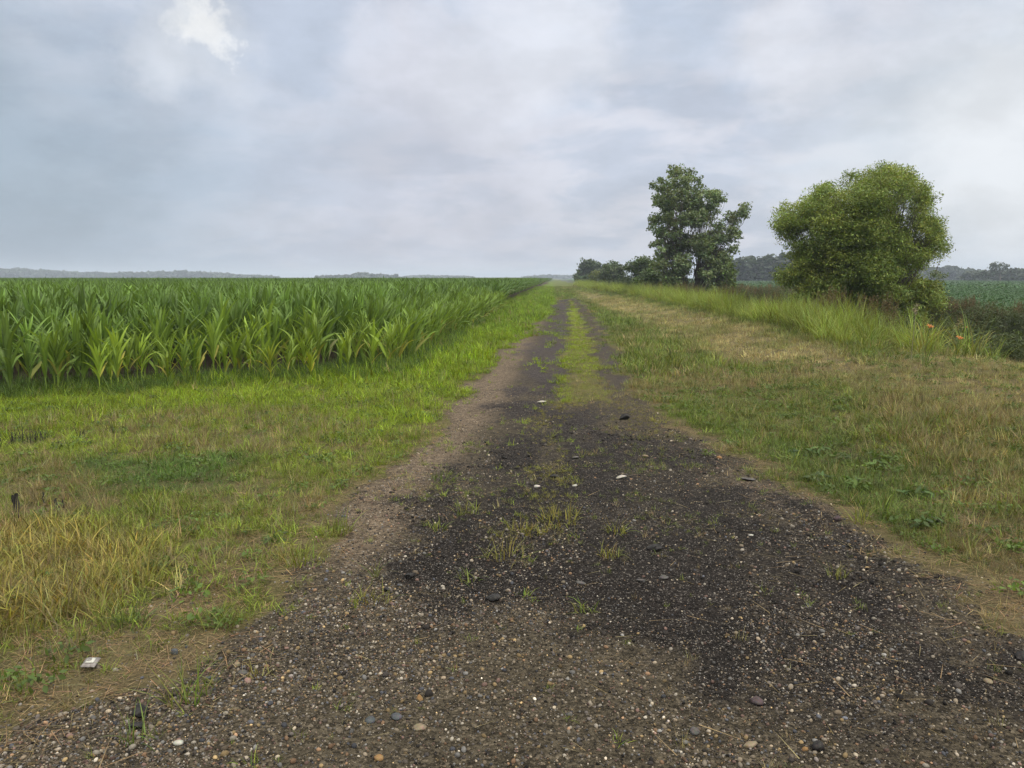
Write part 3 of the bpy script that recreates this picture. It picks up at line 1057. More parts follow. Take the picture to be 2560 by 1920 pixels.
def corn_plant(H, nl, seg=7, Wd=0.075, r=rng, low=0.10, Lf=0.62, sprd=1.0):
    """stalk and foliage arrays of a maize plant H high to its top leaf"""
    stalk_h = H * 0.62
    lean = r.normal(0, 0.03, 2)
    zs = np.linspace(-0.03, stalk_h, 7)
    pts = np.stack([lean[0] * zs, lean[1] * zs, zs], -1)
    st = tube(pts, np.linspace(0.013, 0.006, 7), 6)
    st = (st[0], st[1], st[2], st[3] * np.array([1.5, 1.35, 1.3]))
    lv = []
    az0 = r.uniform(0, 6.28)
    for i in range(nl):
        f = i / (nl - 1)
        z0 = low * H + (stalk_h - low * H) * f
        az = az0 + (i % 2) * math.pi + r.normal(0, 0.35)
        L = H * Lf * (0.55 + 0.85 * math.sin(math.pi * min(0.15 + 0.75 * f, 1))) * 0.78 * r.uniform(0.85, 1.12)
        a0 = 0.56 - 0.44 * f + r.normal(0, 0.08)
        droop = (1.45 - 1.15 * f ** 1.3) * r.uniform(0.45, 1.3)
        lf_ = corn_leaf(z0, az, L, Wd * (0.6 + 0.5 * math.sin(math.pi * (0.2 + 0.6 * f))), max(a0 * sprd, 0.06), droop * sprd, seg, r.normal(0, 0.4), r)
        if i < 2 and r.uniform() < 0.3:
            lf_ = (lf_[0], lf_[1], lf_[2], lf_[3] * np.array([1.9, 1.25, 2.0]))       # withered lowest leaves
        lv.append(lf_)
    # whorl
    for k in range(2):
        lv.append(corn_leaf(stalk_h * 0.93, az0 + 1.2 + k * 2.6, H * 0.37, Wd * 0.55, 0.10, 0.25 * r.uniform(0.4, 1.6), max(seg - 2, 3), 0.3, r))
    return st, merge(lv)


crng = np.random.default_rng(11)
N_VAR = 7
corn_var = []
for i in range(N_VAR):
    st, lv = corn_plant(1.4, 12 + i % 3, 8, 0.074, crng, sprd=0.85)
    corn_var.append((mk_mesh('corn_stalk', st[0], [st[1]], M_CORN, st[3], True), mk_mesh('corn_leaves', lv[0], [lv[1]], M_CORN, lv[3], True)))
young_var = []
for i in range(5):
    st, lv = corn_plant(1.0, 9 + i % 2, 8, 0.060, crng, low=0.24, Lf=0.62, sprd=0.82)
    young_var.append((mk_mesh('corn_stalk', st[0], [st[1]], M_CORN, st[3], True), mk_mesh('corn_leaves', lv[0], [lv[1]], M_CORN, lv[3], True)))

# rows
ROWS = []
for k in range(0, 60):
    Y = np.arange(6, 44, 0.19) + crng.uniform(-0.05, 0.05)
    X = -2.95 + 0.055 * Y - 0.76 * k
    ROWS.append(np.stack([X + crng.normal(0, 0.05, len(Y)), Y + crng.normal(0, 0.05, len(Y))], -1))
# headland rows along the front edge
for k in range(0, 2):
    X = np.arange(-18, -1.9, 0.25)
    Y = 15.1 + 0.54 * X + 0.25 + 0.6 * k
    ROWS.append(np.stack([X + crng.normal(0, 0.09, len(X)), Y + crng.normal(0, 0.14, len(X))], -1))
CP = np.concatenate(ROWS)
sd_, fr_ = corn_in(CP[:, 0], CP[:, 1])
dm = np.minimum(sd_, fr_ + 0.1)
k = (dm > 0.03) & (CP[:, 0] > -0.74 * CP[:, 1] - 2.0)
thin = np.where((fr_ < 1.4), crng.uniform(0, 1, len(CP)) < 0.62, True)
k &= thin
CP, sd_, fr_ = CP[k], sd_[k], fr_[k]


def corn_height(sd_, fr_, X, Y):
    f = np.minimum(0.70 + 0.50 * sst(fr_, 0.0, 2.2) + 0.28 * sst(fr_, 1.5, 5.0), 0.92 + 0.5 * sst(sd_, 0.0, 2.5))
    f = f + (1.16 - f) * 0.75 * sst(-X, 5.6, 7.4) * (f < 1.16)
    f = f * (1 + 0.10 * (fbm(X, Y, 3.0, 55, 3) - 0.5) * 2)
    return f


def corn_tint(sd_, fr_, n):
    y_ = 1 - sst(fr_, 0.2, 2.8)
    y2 = 0.45 * (1 - sst(sd_, 0.0, 2.0))
    y_ = (np.maximum(y_, y2) * (1 - 0.8 * sst(-CP[:, 0], 5.6, 7.4)))[:, None] * crng.uniform(0.5, 1.0, (n, 1))
    t = np.array([[0.094, 0.168, 0.038]]) * (1 - y_) + np.array([[0.175, 0.255, 0.028]]) * y_
    return t * np.exp(crng.normal(0, 0.20, (n, 1)))


HT = corn_height(sd_, fr_, CP[:, 0], CP[:, 1]) * np.clip(crng.normal(1.0, 0.10, len(CP)), 0.7, 1.22)
HT = np.minimum(HT, 1.52 + crng.normal(0, 0.03, len(CP)))
TT = corn_tint(sd_, fr_, len(CP))
dist = np.hypot(CP[:, 0], CP[:, 1])
inview = np.abs(CP[:, 0]) < 0.67 * CP[:, 1]
score = dist + 1.6 * np.minimum(sd_, fr_) + np.where(inview, 0, 50)
order = np.argsort(score)
N_IND = 285
ind = order[:N_IND]
rest = order[N_IND:]


def place_corn(x, y, H, tint, variant, rz, label, group=None, young=False):
    st, lv = (young_var if young else corn_var)[variant]
    base = 1.0 if young else 1.4
    e = empty('corn_plant', (x, y, float(terrain(x, y))), rz)
    s = H / base
    e.scale = (s ** 0.7, s ** 0.7, s)
    for nm, me_ in (('stalk', st), ('leaves', lv)):
        o = obj(nm, me_, e)
        o.color = (*tint, 1)
    tag(e, label, 'corn', group)
    return e


G_CORN = 'corn plants along the near edges of the field'
for i in ind:
    sf = fr_[i] < 0.7 and fr_[i] < sd_[i]
    yng = HT[i] < 1.05
    if fr_[i] < 0.75 and fr_[i] <= sd_[i]:
        lb, gp = 'short light green corn plant in the ragged front row beside the mown grass', 'short corn plants in the front row'
    elif fr_[i] < 2.2 and fr_[i] <= sd_[i]:
        lb, gp = 'mid-height green corn plant in the rows just behind the front row', 'mid-height corn plants behind the front row'
    elif sd_[i] < 0.9:
        lb, gp = 'green corn plant in the outermost row facing the gravel track', 'corn plants in the row facing the track'
    else:
        lb, gp = 'tall dark green corn plant standing deeper inside the field', 'tall dark corn plants deeper in the field'
    place_corn(CP[i, 0], CP[i, 1], HT[i], TT[i], int(crng.integers(0, 5 if yng else N_VAR)), float(crng.uniform(0, 6.28)), lb, gp, yng)

HERO = [  # u, v of the foot, height, tint, label
    (222, 842, 0.98, (0.105, 0.175, 0.022), 'leftmost upright green corn plant standing clear in front of the field, forked top'),
    (398, 838, 0.72, (0.10, 0.165, 0.024), 'slim corn plant with a pale bare lower stalk at the middle of the front row'),
    (420, 836, 0.86, (0.085, 0.150, 0.024), 'taller corn plant with thick pale stalk just right of the slim front plant'),
    (585, 829, 0.66, (0.175, 0.225, 0.018), 'bright yellow-green fan-shaped corn plant at the front edge of the field'),
    (672, 822, 0.48, (0.170, 0.230, 0.018), 'smallest yellow-green corn plant right of the bright fan-shaped one'),
    (508, 826, 0.80, (0.120, 0.190, 0.020), 'upright light green corn plant left of the bright fan-shaped one'),
]
for u, v, H, t, lb in HERO:
    x, y, z = g(u, v)
    place_corn(x, y, H, t, int(crng.integers(0, 5)), float(crng.uniform(0, 6.28)), lb, None, True)

# the rest of the field: one object
PT, RO, SC, IX, TI = [], [], [], [], []
protos = []
for i in range(N_VAR):
    st, lv = corn_plant(1.4, 12 + i % 3, 6, 0.078, crng)
    V, Q, T, C = merge([st, lv])
    protos.append(loose(mk_mesh('c', V, [Q], M_CORN_I, C, True)))
n = len(rest)
PT.append(np.stack([CP[rest, 0], CP[rest, 1], terrain(CP[rest, 0], CP[rest, 1])], -1))
RO.append(np.stack([np.zeros(n), np.zeros(n), crng.uniform(0, 6.28, n)], -1))
SC.append(HT[rest] / 1.4)
IX.append(crng.integers(0, N_VAR, n))
TI.append(TT[rest])


def corn_tile(size, row, step, seg, nl, wd, hv):
    parts = []
    for x in np.arange(-size / 2 + row / 2, size / 2, row):
        for y in np.arange(-size / 2 + step / 2, size / 2, step):
            st, lv = corn_plant(1.42 * crng.uniform(0.9, 1.08) * hv, nl, seg, wd, crng, low=0.35)
            V = lv[0] + np.array([x + crng.normal(0, 0.06), y + crng.normal(0, 0.07), 0])
            parts.append((V, lv[1], lv[2], lv[3] * crng.uniform(0.8, 1.2)))
    V, Q, T, C = merge(parts)
    return mk_mesh('ct', V, [Q], M_CORN_I, C, True)


for i in range(3):
    protos.append(loose(corn_tile(4.56, 0.76, 0.24, 4, 7, 0.10, 1.0)))
for i in range(3):
    protos.append(loose(corn_tile(15.2, 0.76, 0.85, 3, 6, 0.22, 1.0)))


def corn_tiles(size, y0, y1, kinds, scale=1.0):
    sz = size * scale
    for yy in np.arange(y0 + sz / 2, y1, sz):
        xr = -2.95 + 0.055 * yy - sz / 2
        for xx in np.arange(xr, -0.72 * yy - 25, -sz):
            PT.append([[xx, yy, float(terrain(xx, yy)) + 0.0]])
            RO.append([[0, 0, math.pi * int(crng.integers(0, 2)) - 0.055]])
            SC.append([1.0 * (1.0 + 0.03 * crng.normal()) * (1 if scale == 1 else 1)])
            IX.append([int(crng.choice(kinds))])
            TI.append(np.array([[0.080, 0.148, 0.037]]) * crng.uniform(0.9, 1.1))


corn_tiles(4.56, 44.0, 126.0, [N_VAR, N_VAR + 1, N_VAR + 2])
corn_tiles(15.2, 126.0, 640.0, [N_VAR + 3, N_VAR + 4, N_VAR + 5])
scl = np.concatenate(SC)
scatter('corn_field', 'dense green corn crop filling the field left of the track', 'corn crop',
        np.concatenate(PT), np.concatenate(RO), scl, np.concatenate(IX), np.concatenate(TI), protos)


# ------------------------------------------------------------------ trees
def at_depth(u, v, depth):
    """point seen at pixel (u, v) standing 'depth' metres ahead"""
    d = pix_dir(u, v)
    t = depth / d.y
    return np.array([d.x * t, depth, CAM_Z + d.z * t])


def limb(p0, p1, r0, r1, n=7, sag=0.08):
    t = np.linspace(0, 1, n)[:, None]
    p0, p1 = np.asarray(p0, float), np.asarray(p1, float)
    L = np.linalg.norm(p1 - p0)
    mid = p0 * (1 - t) + p1 * t
    bow = np.sin(np.pi * t) * np.array([rng.normal(0, sag), rng.normal(0, sag), abs(rng.normal(0.5 * sag, sag))]) * L
    wob = rng.normal(0, 0.012 * L, (n, 3)) * np.sin(np.pi * t)
    return tube(mid + bow + wob, np.linspace(r0, r1, n), 6)


def make_tree(name, label, cat_, base, blobs, leaf, cols, n_per_m2=60, trunk_r=0.15, stems=1, aspect=0.6, droop=0.0, tilt=0.6, group=None,
              cluster=0.22, per=18, fork=0.25, limbs=True, colvar=0.2):
    """blobs: (x, y, z, rx, ry, rz); leaves grow on twig clusters near the blob surfaces"""
    base = np.asarray(base, float)
    root = empty(name, tuple(base))
    tag(root, label, cat_, group)
    C, S, K = [], [], []
    bl = np.asarray(blobs, float)
    for b in bl:
        area = 4 * np.pi * ((b[3] * b[4]) ** 1.6 / 3 + (b[3] * b[5]) ** 1.6 / 3 + (b[4] * b[5]) ** 1.6 / 3) ** (1 / 1.6)
        nl = max(int(area * n_per_m2), 20)
        ncl = max(nl // per, 3)
        d = rng.normal(0, 1, (ncl, 3))
        d /= np.linalg.norm(d, axis=1, keepdims=True)
        rad = rng.uniform(0, 1, (ncl, 1)) ** 0.30 * rng.uniform(0.85, 1.12, (ncl, 1)) * np.where(rng.uniform(0, 1, (ncl, 1)) < 0.17, 1.36, 1.0)
        cc = b[:3] + d * rad * b[3:6]
        shade = (0.5 * cols[rng.integers(0, len(cols), ncl)] + 0.5 * cols[rng.integers(0, len(cols))]) * rng.uniform(0.8, 1.2, (ncl, 1)) * rng.uniform(0.85, 1.15)
        cl_ = np.repeat(cc, per, 0) + np.clip(rng.normal(0, 1, (ncl * per, 3)), -1.5, 1.5) * np.array([cluster, cluster, cluster * 0.6])
        C.append(cl_)
        K.append(np.repeat(shade, per, 0))
    C = np.concatenate(C)
    K = np.concatenate(K)
    ok = C[:, 2] > base[2] + 0.05
    C, K = C[ok] - base, K[ok]
    V, Q, T, cc = leaf_cards(C, leaf * rng.uniform(0.65, 1.3, len(C)), aspect, tilt, droop=droop, cols=K, colvar=colvar)
    obj('crown', mk_mesh('crown', V, [Q], M_LEAF, cc, False), root)
    if limbs:
        parts = []
        cen = bl[:, :3].mean(0) - base
        top = (bl[:, 2] + bl[:, 5]).max() - base[2]
        forks = []
        for s in range(stems):
            a = 6.28 * s / stems + rng.uniform(0, 1)
            p0 = np.array([0.18 * math.cos(a) * (stems > 1), 0.18 * math.sin(a) * (stems > 1), -0.1])
            p1 = np.array([cen[0] * 0.5 + 0.12 * top * math.cos(a) * (stems > 1), cen[1] * 0.5 + 0.12 * top * math.sin(a) * (stems > 1), top * (0.55 if stems == 1 else 0.5)])
            parts.append(limb(p0, p1, trunk_r, trunk_r * 0.45, 10, 0.03))
            forks.append((p0, p1))
        for b in bl:
            e = b[:3] - base
            p0, p1 = min(forks, key=lambda f: np.linalg.norm(f[1][:2] - e[:2]))
            t = np.clip((e[2] - 0.3 * top) / (0.6 * top), 0.15, 0.98) * rng.uniform(0.75, 1.0)
            s = p0 * (1 - t) + p1 * t
            r = trunk_r * (0.26 - 0.16 * t)
            parts.append(limb(s, e, r, r * 0.25, 7))
            for _ in range(2):
                d = rng.normal(0, 1, 3)
                d[2] = abs(d[2])
                d /= np.linalg.norm(d)
                parts.append(limb(s * 0.35 + e * 0.65, e + d * b[3:6] * 0.9, r * 0.4, r * 0.10, 5))
        V, Q, T, _ = merge(parts)
        obj('trunk', mk_mesh('trunk', V, [Q], M_BARK, None, True), root)
    return root


def ground_at(u, depth):
    x = (u - PW / 2) / PF * depth          # small-angle: bearing of the column times distance
    x = pix_dir(u, 610).x / pix_dir(u, 610).y * depth
    return np.array([x, depth, float(terrain(x, depth))])


def blobs_px(spec, depth, dscale=1.0, split=5, sub=0.66, spread=0.62):
    """(u, v, ru, rv) lobes of a crown -> clusters of smaller world lobes that fill the crown's depth as well"""
    out = []
    k = depth / PF
    cu = np.mean([s_[0] for s_ in spec])
    wide = (max(s_[0] + s_[2] for s_ in spec) - min(s_[0] - s_[2] for s_ in spec)) * k * 0.5
    for u, v, ru, rv in spec:
        p = at_depth(u, v, depth)
        off = (u - cu) * k
        room = math.sqrt(max(wide ** 2 - off ** 2, (ru * k) ** 2)) * dscale
        for j in range(split):
            a_ = rng.uniform(0, 6.28)
            r_ = spread * math.sqrt(rng.uniform(0.1, 1))
            dy_ = room * (-0.95 + 1.9 * (j + rng.uniform(0.1, 0.9)) / split)
            q_ = math.sqrt(max(1 - (dy_ / (room * 1.25)) ** 2, 0.2))
            f = sub * rng.uniform(0.8, 1.2)
            p = at_depth(u + r_ * math.cos(a_) * ru * q_, v - r_ * math.sin(a_) * rv * q_, depth + dy_)
            out.append((p[0], p[1], p[2], ru * k * f, ru * k * f, rv * k * f * 0.92))
    return out


# big bushy tree beyond the ditch on the right
MAPLE = [(1850, 560, 90, 60), (1900, 620, 90, 50), (1780, 600, 80, 50), (1850, 480, 80, 60), (2000, 480, 25, 30), (1850, 430, 70, 55), (1930, 400, 55, 45), (1780, 445, 55, 45), (1975, 440, 40, 50), (2000, 420, 22, 26), (1890, 415, 42, 45), (1900, 465, 45, 50), (1880, 540, 50, 50), (2025, 505, 20, 16), (1725, 470, 50, 38), (1700, 505, 30, 28),
         (1800, 510, 75, 55), (1890, 500, 70, 60), (1975, 520, 60, 45), (2010, 500, 30, 30), (2018, 530, 25, 18), (1740, 545, 55, 30), (1830, 580, 80, 50),
         (1930, 580, 70, 45), (1990, 560, 35, 22), (1735, 600, 55, 45), (1810, 640, 75, 45), (1900, 645, 75, 45), (1985, 640, 45, 40), (2015, 655, 30, 25),
         (1750, 650, 50, 35), (1860, 690, 90, 30), (1950, 680, 60, 30), (1915, 372, 25, 18), (1960, 385, 22, 20), (1780, 415, 28, 20)]
maple_base = ground_at(1858, 28.0)
make_tree('tree', 'broad round yellow-green tree branching to the ground beyond the ditch on the right', 'tree', maple_base,
          blobs_px(MAPLE, 28.0, 0.85, 10, 0.47, 0.82), 0.086, np.array([(0.215, 0.280, 0.062), (0.170, 0.235, 0.056), (0.120, 0.175, 0.048), (0.260, 0.305, 0.068)]),
          400, 0.10, 4, 0.40, 0.30, 0.5, cluster=0.12, per=20)

# cottonwood further along the ditch
COTTON = [(1450, 385, 28, 25), (1490, 395, 30, 28), (1425, 420, 28, 24), (1465, 430, 40, 32), (1515, 425, 32, 30), (1430, 465, 30, 25), (1480, 475, 48, 35),
          (1535, 460, 30, 28), (1550, 430, 16, 20), (1420, 500, 22, 18), (1460, 515, 42, 30), (1515, 510, 42, 32), (1555, 500, 25, 22), (1590, 470, 22, 22), (1605, 455, 14, 14), (1580, 505, 20, 22),
          (1435, 545, 26, 22), (1475, 555, 40, 32), (1530, 550, 40, 32), (1570, 545, 24, 26), (1440, 580, 28, 24), (1480, 595, 36, 28), (1545, 590, 38, 32), (1575, 585, 18, 28),
          (1455, 615, 36, 20), (1545, 612, 30, 16), (1418, 525, 12, 8)]
make_tree('tree', 'tall upright grey-green tree with a side limb, standing by the ditch beyond the tall grass', 'tree', ground_at(1492, 61.0),
          blobs_px(COTTON, 61.0, 0.75, 6, 0.46, 0.85), 0.17, np.array([(0.150, 0.205, 0.095), (0.112, 0.162, 0.076), (0.180, 0.230, 0.100)]),
          85, 0.20, 2, 0.8, 0.15, 0.7, cluster=0.17, per=16)
make_tree('tree', 'dark round-headed tree farthest along the ditch, left of the other bushes', 'tree', ground_at(1270, 195.0),
          blobs_px([(1272, 578, 20, 16), (1258, 592, 14, 14), (1282, 592, 16, 16), (1268, 603, 20, 10), (1288, 575, 8, 8)], 195.0, 0.8), 0.60,
          np.array([(0.068, 0.102, 0.040), (0.054, 0.082, 0.034)]), 18, 0.3, 1, 0.75, 0.1, 0.7, cluster=0.5, per=10)
make_tree('shrub', 'small pale yellow-green shrub between the dark far tree and the grey-green bush', 'shrub', ground_at(1285, 150.0),
          blobs_px([(1284, 598, 10, 10), (1282, 612, 14, 10), (1295, 588, 5, 5)], 150.0, 0.9), 0.40,
          np.array([(0.120, 0.150, 0.034), (0.090, 0.120, 0.03)]), 22, 0.08, 2, 0.6, 0.1, 0.7, cluster=0.35, per=8)
make_tree('bush', 'rounded grey-green bush with feathery right side in the row along the ditch', 'bush', ground_at(1322, 120.0),
          blobs_px([(1320, 582, 20, 17), (1308, 598, 18, 16), (1338, 590, 14, 16), (1330, 606, 24, 14), (1305, 614, 20, 10), (1345, 580, 5, 6)], 120.0, 0.8), 0.36,
          np.array([(0.080, 0.112, 0.050), (0.064, 0.092, 0.042)]), 34, 0.14, 2, 0.55, 0.1, 0.7, cluster=0.36, per=10)
make_tree('bush', 'layered dark green bush with a tufted top left of the tall tree', 'bush', ground_at(1388, 84.0),
          blobs_px([(1388, 566, 22, 12), (1372, 580, 18, 12), (1400, 578, 22, 14), (1385, 598, 28, 18), (1370, 612, 22, 14), (1400, 615, 26, 16)], 84.0, 0.85), 0.28,
          np.array([(0.074, 0.112, 0.040), (0.058, 0.090, 0.034)]), 50, 0.12, 3, 0.5, 0.1, 0.6, cluster=0.28, per=12)
make_tree('bush', 'bright mid-green bush leaning against the foot of the tall tree', 'bush', ground_at(1412, 72.0),
          blobs_px([(1408, 600, 24, 20), (1392, 615, 20, 16), (1428, 612, 24, 20), (1412, 625, 30, 12)], 72.0, 0.9), 0.24,
          np.array([(0.075, 0.118, 0.034), (0.060, 0.095, 0.03)]), 60, 0.10, 3, 0.55, 0.1, 0.6, cluster=0.25, per=12)
make_tree('bush', 'low dark bush filling the gap before the tall tree trunk', 'bush', ground_at(1360, 98.0),
          blobs_px([(1352, 612, 14, 9), (1366, 616, 16, 9), (1340, 618, 14, 7)], 98.0, 0.9), 0.30,
          np.array([(0.040, 0.062, 0.026)]), 36, 0.07, 2, 0.55, 0.1, 0.6, cluster=0.28, per=10)
make_tree('sapling', 'light green leafy sapling at the right foot of the tall tree', 'sapling', ground_at(1576, 58.0),
          blobs_px([(1578, 580, 8, 14), (1574, 600, 9, 16), (1580, 612, 7, 8)], 58.0, 0.9), 0.20,
          np.array([(0.095, 0.140, 0.030)]), 30, 0.05, 2, 0.6, 0.1, 0.6, cluster=0.2, per=10)
make_tree('bush', 'leafy light green bush in the ditch grass left of the round tree', 'bush', ground_at(1660, 33.0),
          blobs_px([(1655, 668, 22, 12), (1640, 676, 18, 9), (1676, 678, 16, 9)], 33.0, 0.9), 0.11,
          np.array([(0.085, 0.128, 0.028), (0.065, 0.10, 0.026)]), 110, 0.03, 3, 0.55, 0.1, 0.6, cluster=0.12, per=12)
make_tree('bush', 'bright yellow-green low bush at the right foot of the round tree', 'bush', ground_at(2010, 27.0),
          blobs_px([(2005, 640, 30, 32), (1985, 660, 34, 28), (2025, 662, 18, 22), (2000, 615, 18, 14)], 27.0, 0.9), 0.115,
          np.array([(0.150, 0.185, 0.024), (0.110, 0.145, 0.024)]), 95, 0.04, 3, 0.45, 0.3, 0.5, cluster=0.14, per=14)
make_tree('sapling', 'thin hazy sapling in the field just right of the round tree', 'sapling', ground_at(2028, 75.0),
          blobs_px([(2018, 590, 10, 9), (2030, 597, 10, 8)], 75.0, 0.9), 0.20,
          np.array([(0.10, 0.135, 0.040)]), 18, 0.04, 2, 0.55, 0.2, 0.6, cluster=0.25, per=10)

# lone tree and low bushes on the far field edge, right
make_tree('tree', 'lone round-crowned hazy tree on the far field edge at right', 'tree', ground_at(2160, 330.0),
          blobs_px([(2160, 570, 12, 7), (2150, 577, 8, 7), (2168, 578, 9, 8), (2158, 588, 13, 6), (2147, 575, 4, 4)], 330.0, 0.9, 3, 0.5, 0.7), 0.8,
          np.array([(0.050, 0.070, 0.036)]), 3.4, 0.4, 1, 0.8, 0.1, 0.7, cluster=0.9, per=10)
make_tree('bush', 'small dark bush left of the lone far tree', 'bush', ground_at(2132, 330.0),
          blobs_px([(2132, 594, 6, 5), (2129, 596, 6, 4)], 330.0, 0.9), 0.9, np.array([(0.045, 0.062, 0.034)]), 2.5, 0.1, 1, 0.8, 0.1, 0.7, cluster=0.6, per=8)
make_tree('bush', 'low flat bush second left of the lone far tree', 'bush', ground_at(2112, 340.0),
          blobs_px([(2108, 596, 6, 4), (2116, 596, 6, 4)], 340.0, 0.9), 0.9, np.array([(0.045, 0.062, 0.034)]), 2.5, 0.1, 1, 0.8, 0.1, 0.7, cluster=0.6, per=8)


def far_wood(name, label, u0, u1, tops, depth, thick, leaf, col, step=None, base_h=0.0):
    """a far wood seen as one mass: crowns side by side, several deep"""
    x0, x1 = ground_at(u0, depth)[0], ground_at(u1, depth)[0]
    us, vs = zip(*tops)
    parts = []
    step = step or 7.0
    for row in range(3):
        yy0 = depth + row * thick / 3
        for xx in np.arange(x0, x1, step * 0.75):
            u = u0 + (u1 - u0) * (xx - x0) / (x1 - x0 + 1e-9)
            top = CAM_Z + (600 - np.interp(u, us, vs)) / PF * depth
            h = max(top * rng.uniform(0.82, 1.02), 1.0)
            r = step * rng.uniform(0.5, 0.85)
            nb = 5
            for b in range(nb):
                cz = h * (b + 0.6) / nb
                rr = r * math.sqrt(max(1 - ((b + 0.5) / nb * 1.15 - 0.35) ** 2, 0.1))
                cx, cy = xx + rng.normal(0, step * 0.18), yy0 + rng.normal(0, step * 0.3)
                n = int(10 + 34 * (1 if row == 0 else 0.6))
                d = rng.normal(0, 1, (n, 3))
                d /= np.linalg.norm(d, axis=1, keepdims=True)
                c = np.array([cx, cy, min(cz, h - 0.16 * h)]) + d * np.array([rr, rr, h / nb * 0.8])
                c = c[c[:, 2] > 0]
                parts.append(leaf_cards(c, leaf * rng.uniform(0.6, 1.4, len(c)), 0.8, 0.6, cols=np.array([col]) * rng.uniform(0.75, 1.25, (1, 1))))
    V, Q, T, C = merge(parts)
    o = obj(name, mk_mesh(name, V, [Q], M_LEAF, C, False))
    tag(o, label, 'wood', kind='stuff')
    return o


far_wood('far_wood', 'dark blue-green wood behind the field between the tall tree and the round tree', 1560, 1760,
         [(1560, 566), (1590, 552), (1620, 556), (1660, 552), (1690, 543), (1760, 545)], 330.0, 40, 2.2, (0.045, 0.066, 0.034), 7.0)
far_wood('far_wood', 'pale hazy block of wood right of the round tree', 1980, 2124,
         [(1980, 577), (2000, 577), (2040, 578), (2090, 581), (2104, 584), (2112, 592), (2124, 598)], 620.0, 70, 4.0, (0.045, 0.066, 0.036), 12.0)
far_wood('far_wood', 'dark hazy wood at the right end of the horizon beside the lone tree', 2176, 2300,
         [(2176, 588), (2186, 582), (2200, 581), (2230, 579), (2300, 579)], 360.0, 40, 2.0, (0.045, 0.062, 0.036), 7.0)
far_wood('far_wood', 'long hazy wooded ridge behind the corn at left', -250, 560,
         [(-250, 580), (0, 581), (40, 585), (130, 589), (220, 592), (290, 590), (345, 589), (380, 587), (410, 590), (470, 594), (520, 598), (560, 600)], 1300.0, 120, 9.0,
         (0.045, 0.066, 0.036), 22.0)
far_wood('far_wood', 'small hazy copse on the horizon behind the middle of the corn', 700, 836,
         [(700, 598), (765, 596), (776, 590), (790, 592), (800, 596), (812, 593), (836, 598)], 1100.0, 50, 6.0, (0.042, 0.062, 0.034), 16.0)
far_wood('far_wood', 'faint low tree line on the horizon right of the copse', 888, 1010,
         [(888, 599), (900, 596), (915, 597), (940, 598), (1010, 599)], 1500.0, 60, 8.0, (0.042, 0.062, 0.036), 22.0)
far_wood('far_wood', 'faint wooded hill on the horizon where the track vanishes', 1150, 1420,
         [(1150, 599), (1175, 597), (1192, 596), (1215, 598), (1250, 597), (1420, 596)], 1500.0, 60, 8.0, (0.042, 0.062, 0.038), 22.0)
make_tree('tree', 'tiny lone hazy tree on the corn horizon right of the copse', 'tree', ground_at(856, 1000.0),
          blobs_px([(856, 597, 5, 4), (853, 598, 4, 3)], 1000.0, 0.9), 3.0, np.array([(0.045, 0.065, 0.036)]), 0.4, 0.4, 1, 0.8, 0.1, 0.7, cluster=1.2, per=8, limbs=False)

# ------------------------------------------------------------------ soybeans beyond the ditch
M_SOY = leaf_mat('soy_leaf', attr_tint=True, trans=0.3, rough=0.5)


def soy_tile(size, row, n, leaf, h):
    parts = []
    for x in np.arange(-size / 2 + row / 2, size / 2, row):
        m_ = int(n)
        c = np.stack([x + rng.normal(0, row * 0.24, m_), rng.uniform(-size / 2, size / 2, m_), h * rng.uniform(0.45, 1.0, m_)], -1)
        c[:, 2] -= np.abs(c[:, 0] - x) * 0.35
        parts.append(leaf_cards(c, leaf * rng.uniform(0.7, 1.3, m_), 0.75, 0.45))
    V, Q, T, C = merge(parts)
    return mk_mesh('soy', V, [Q], M_SOY, C, False)


protos = [loose(soy_tile(4.56, 0.76, 150, 0.11, 0.55)) for _ in range(3)] + [loose(soy_tile(15.2, 1.52, 170, 0.36, 0.60)) for _ in range(3)]
PT, RO, IX, TI = [], [], [], []
for sz, y0, y1, kk in ((4.56, 14, 105, 0), (15.2, 105, 420, 3)):
    for yy in np.arange(y0 + sz / 2, y1, sz):
        x0 = bank_q(yy) + 0.049 * yy + 8.4 + sz / 2
        for xx in np.arange(x0, 0.75 * yy + sz + 6, sz):
            PT.append((xx, yy, float(terrain(xx, yy)) - 0.02))
            RO.append((0, 0, math.pi * int(rng.integers(0, 2)) - 0.049))
            IX.append(kk + int(rng.integers(0, 3)))
            TI.append(np.array([0.050, 0.105, 0.040]) * (0.8 + 0.4 * float(fbm(xx, yy, 30, 77, 2))))
scatter('soybean_field', 'low green soybean crop in the field beyond the ditch', 'soybean crop', PT, RO, np.ones(len(PT)), IX, TI, protos)

# ------------------------------------------------------------------ ditch bank: tall grass, weeds, brown seed grass
protos = []
for i in range(4):     # 0-3 tall bright grass
    protos.append(loose(tuft('b', M_GRASS, ((34, 0.62, 0.35, 0.011, 0.14, 0.28, 1.0), dict(seg=5)), ((12, 0.42, 0.4, 0.010, 0.16, 0.5, 1.6), dict(seg=5)))))


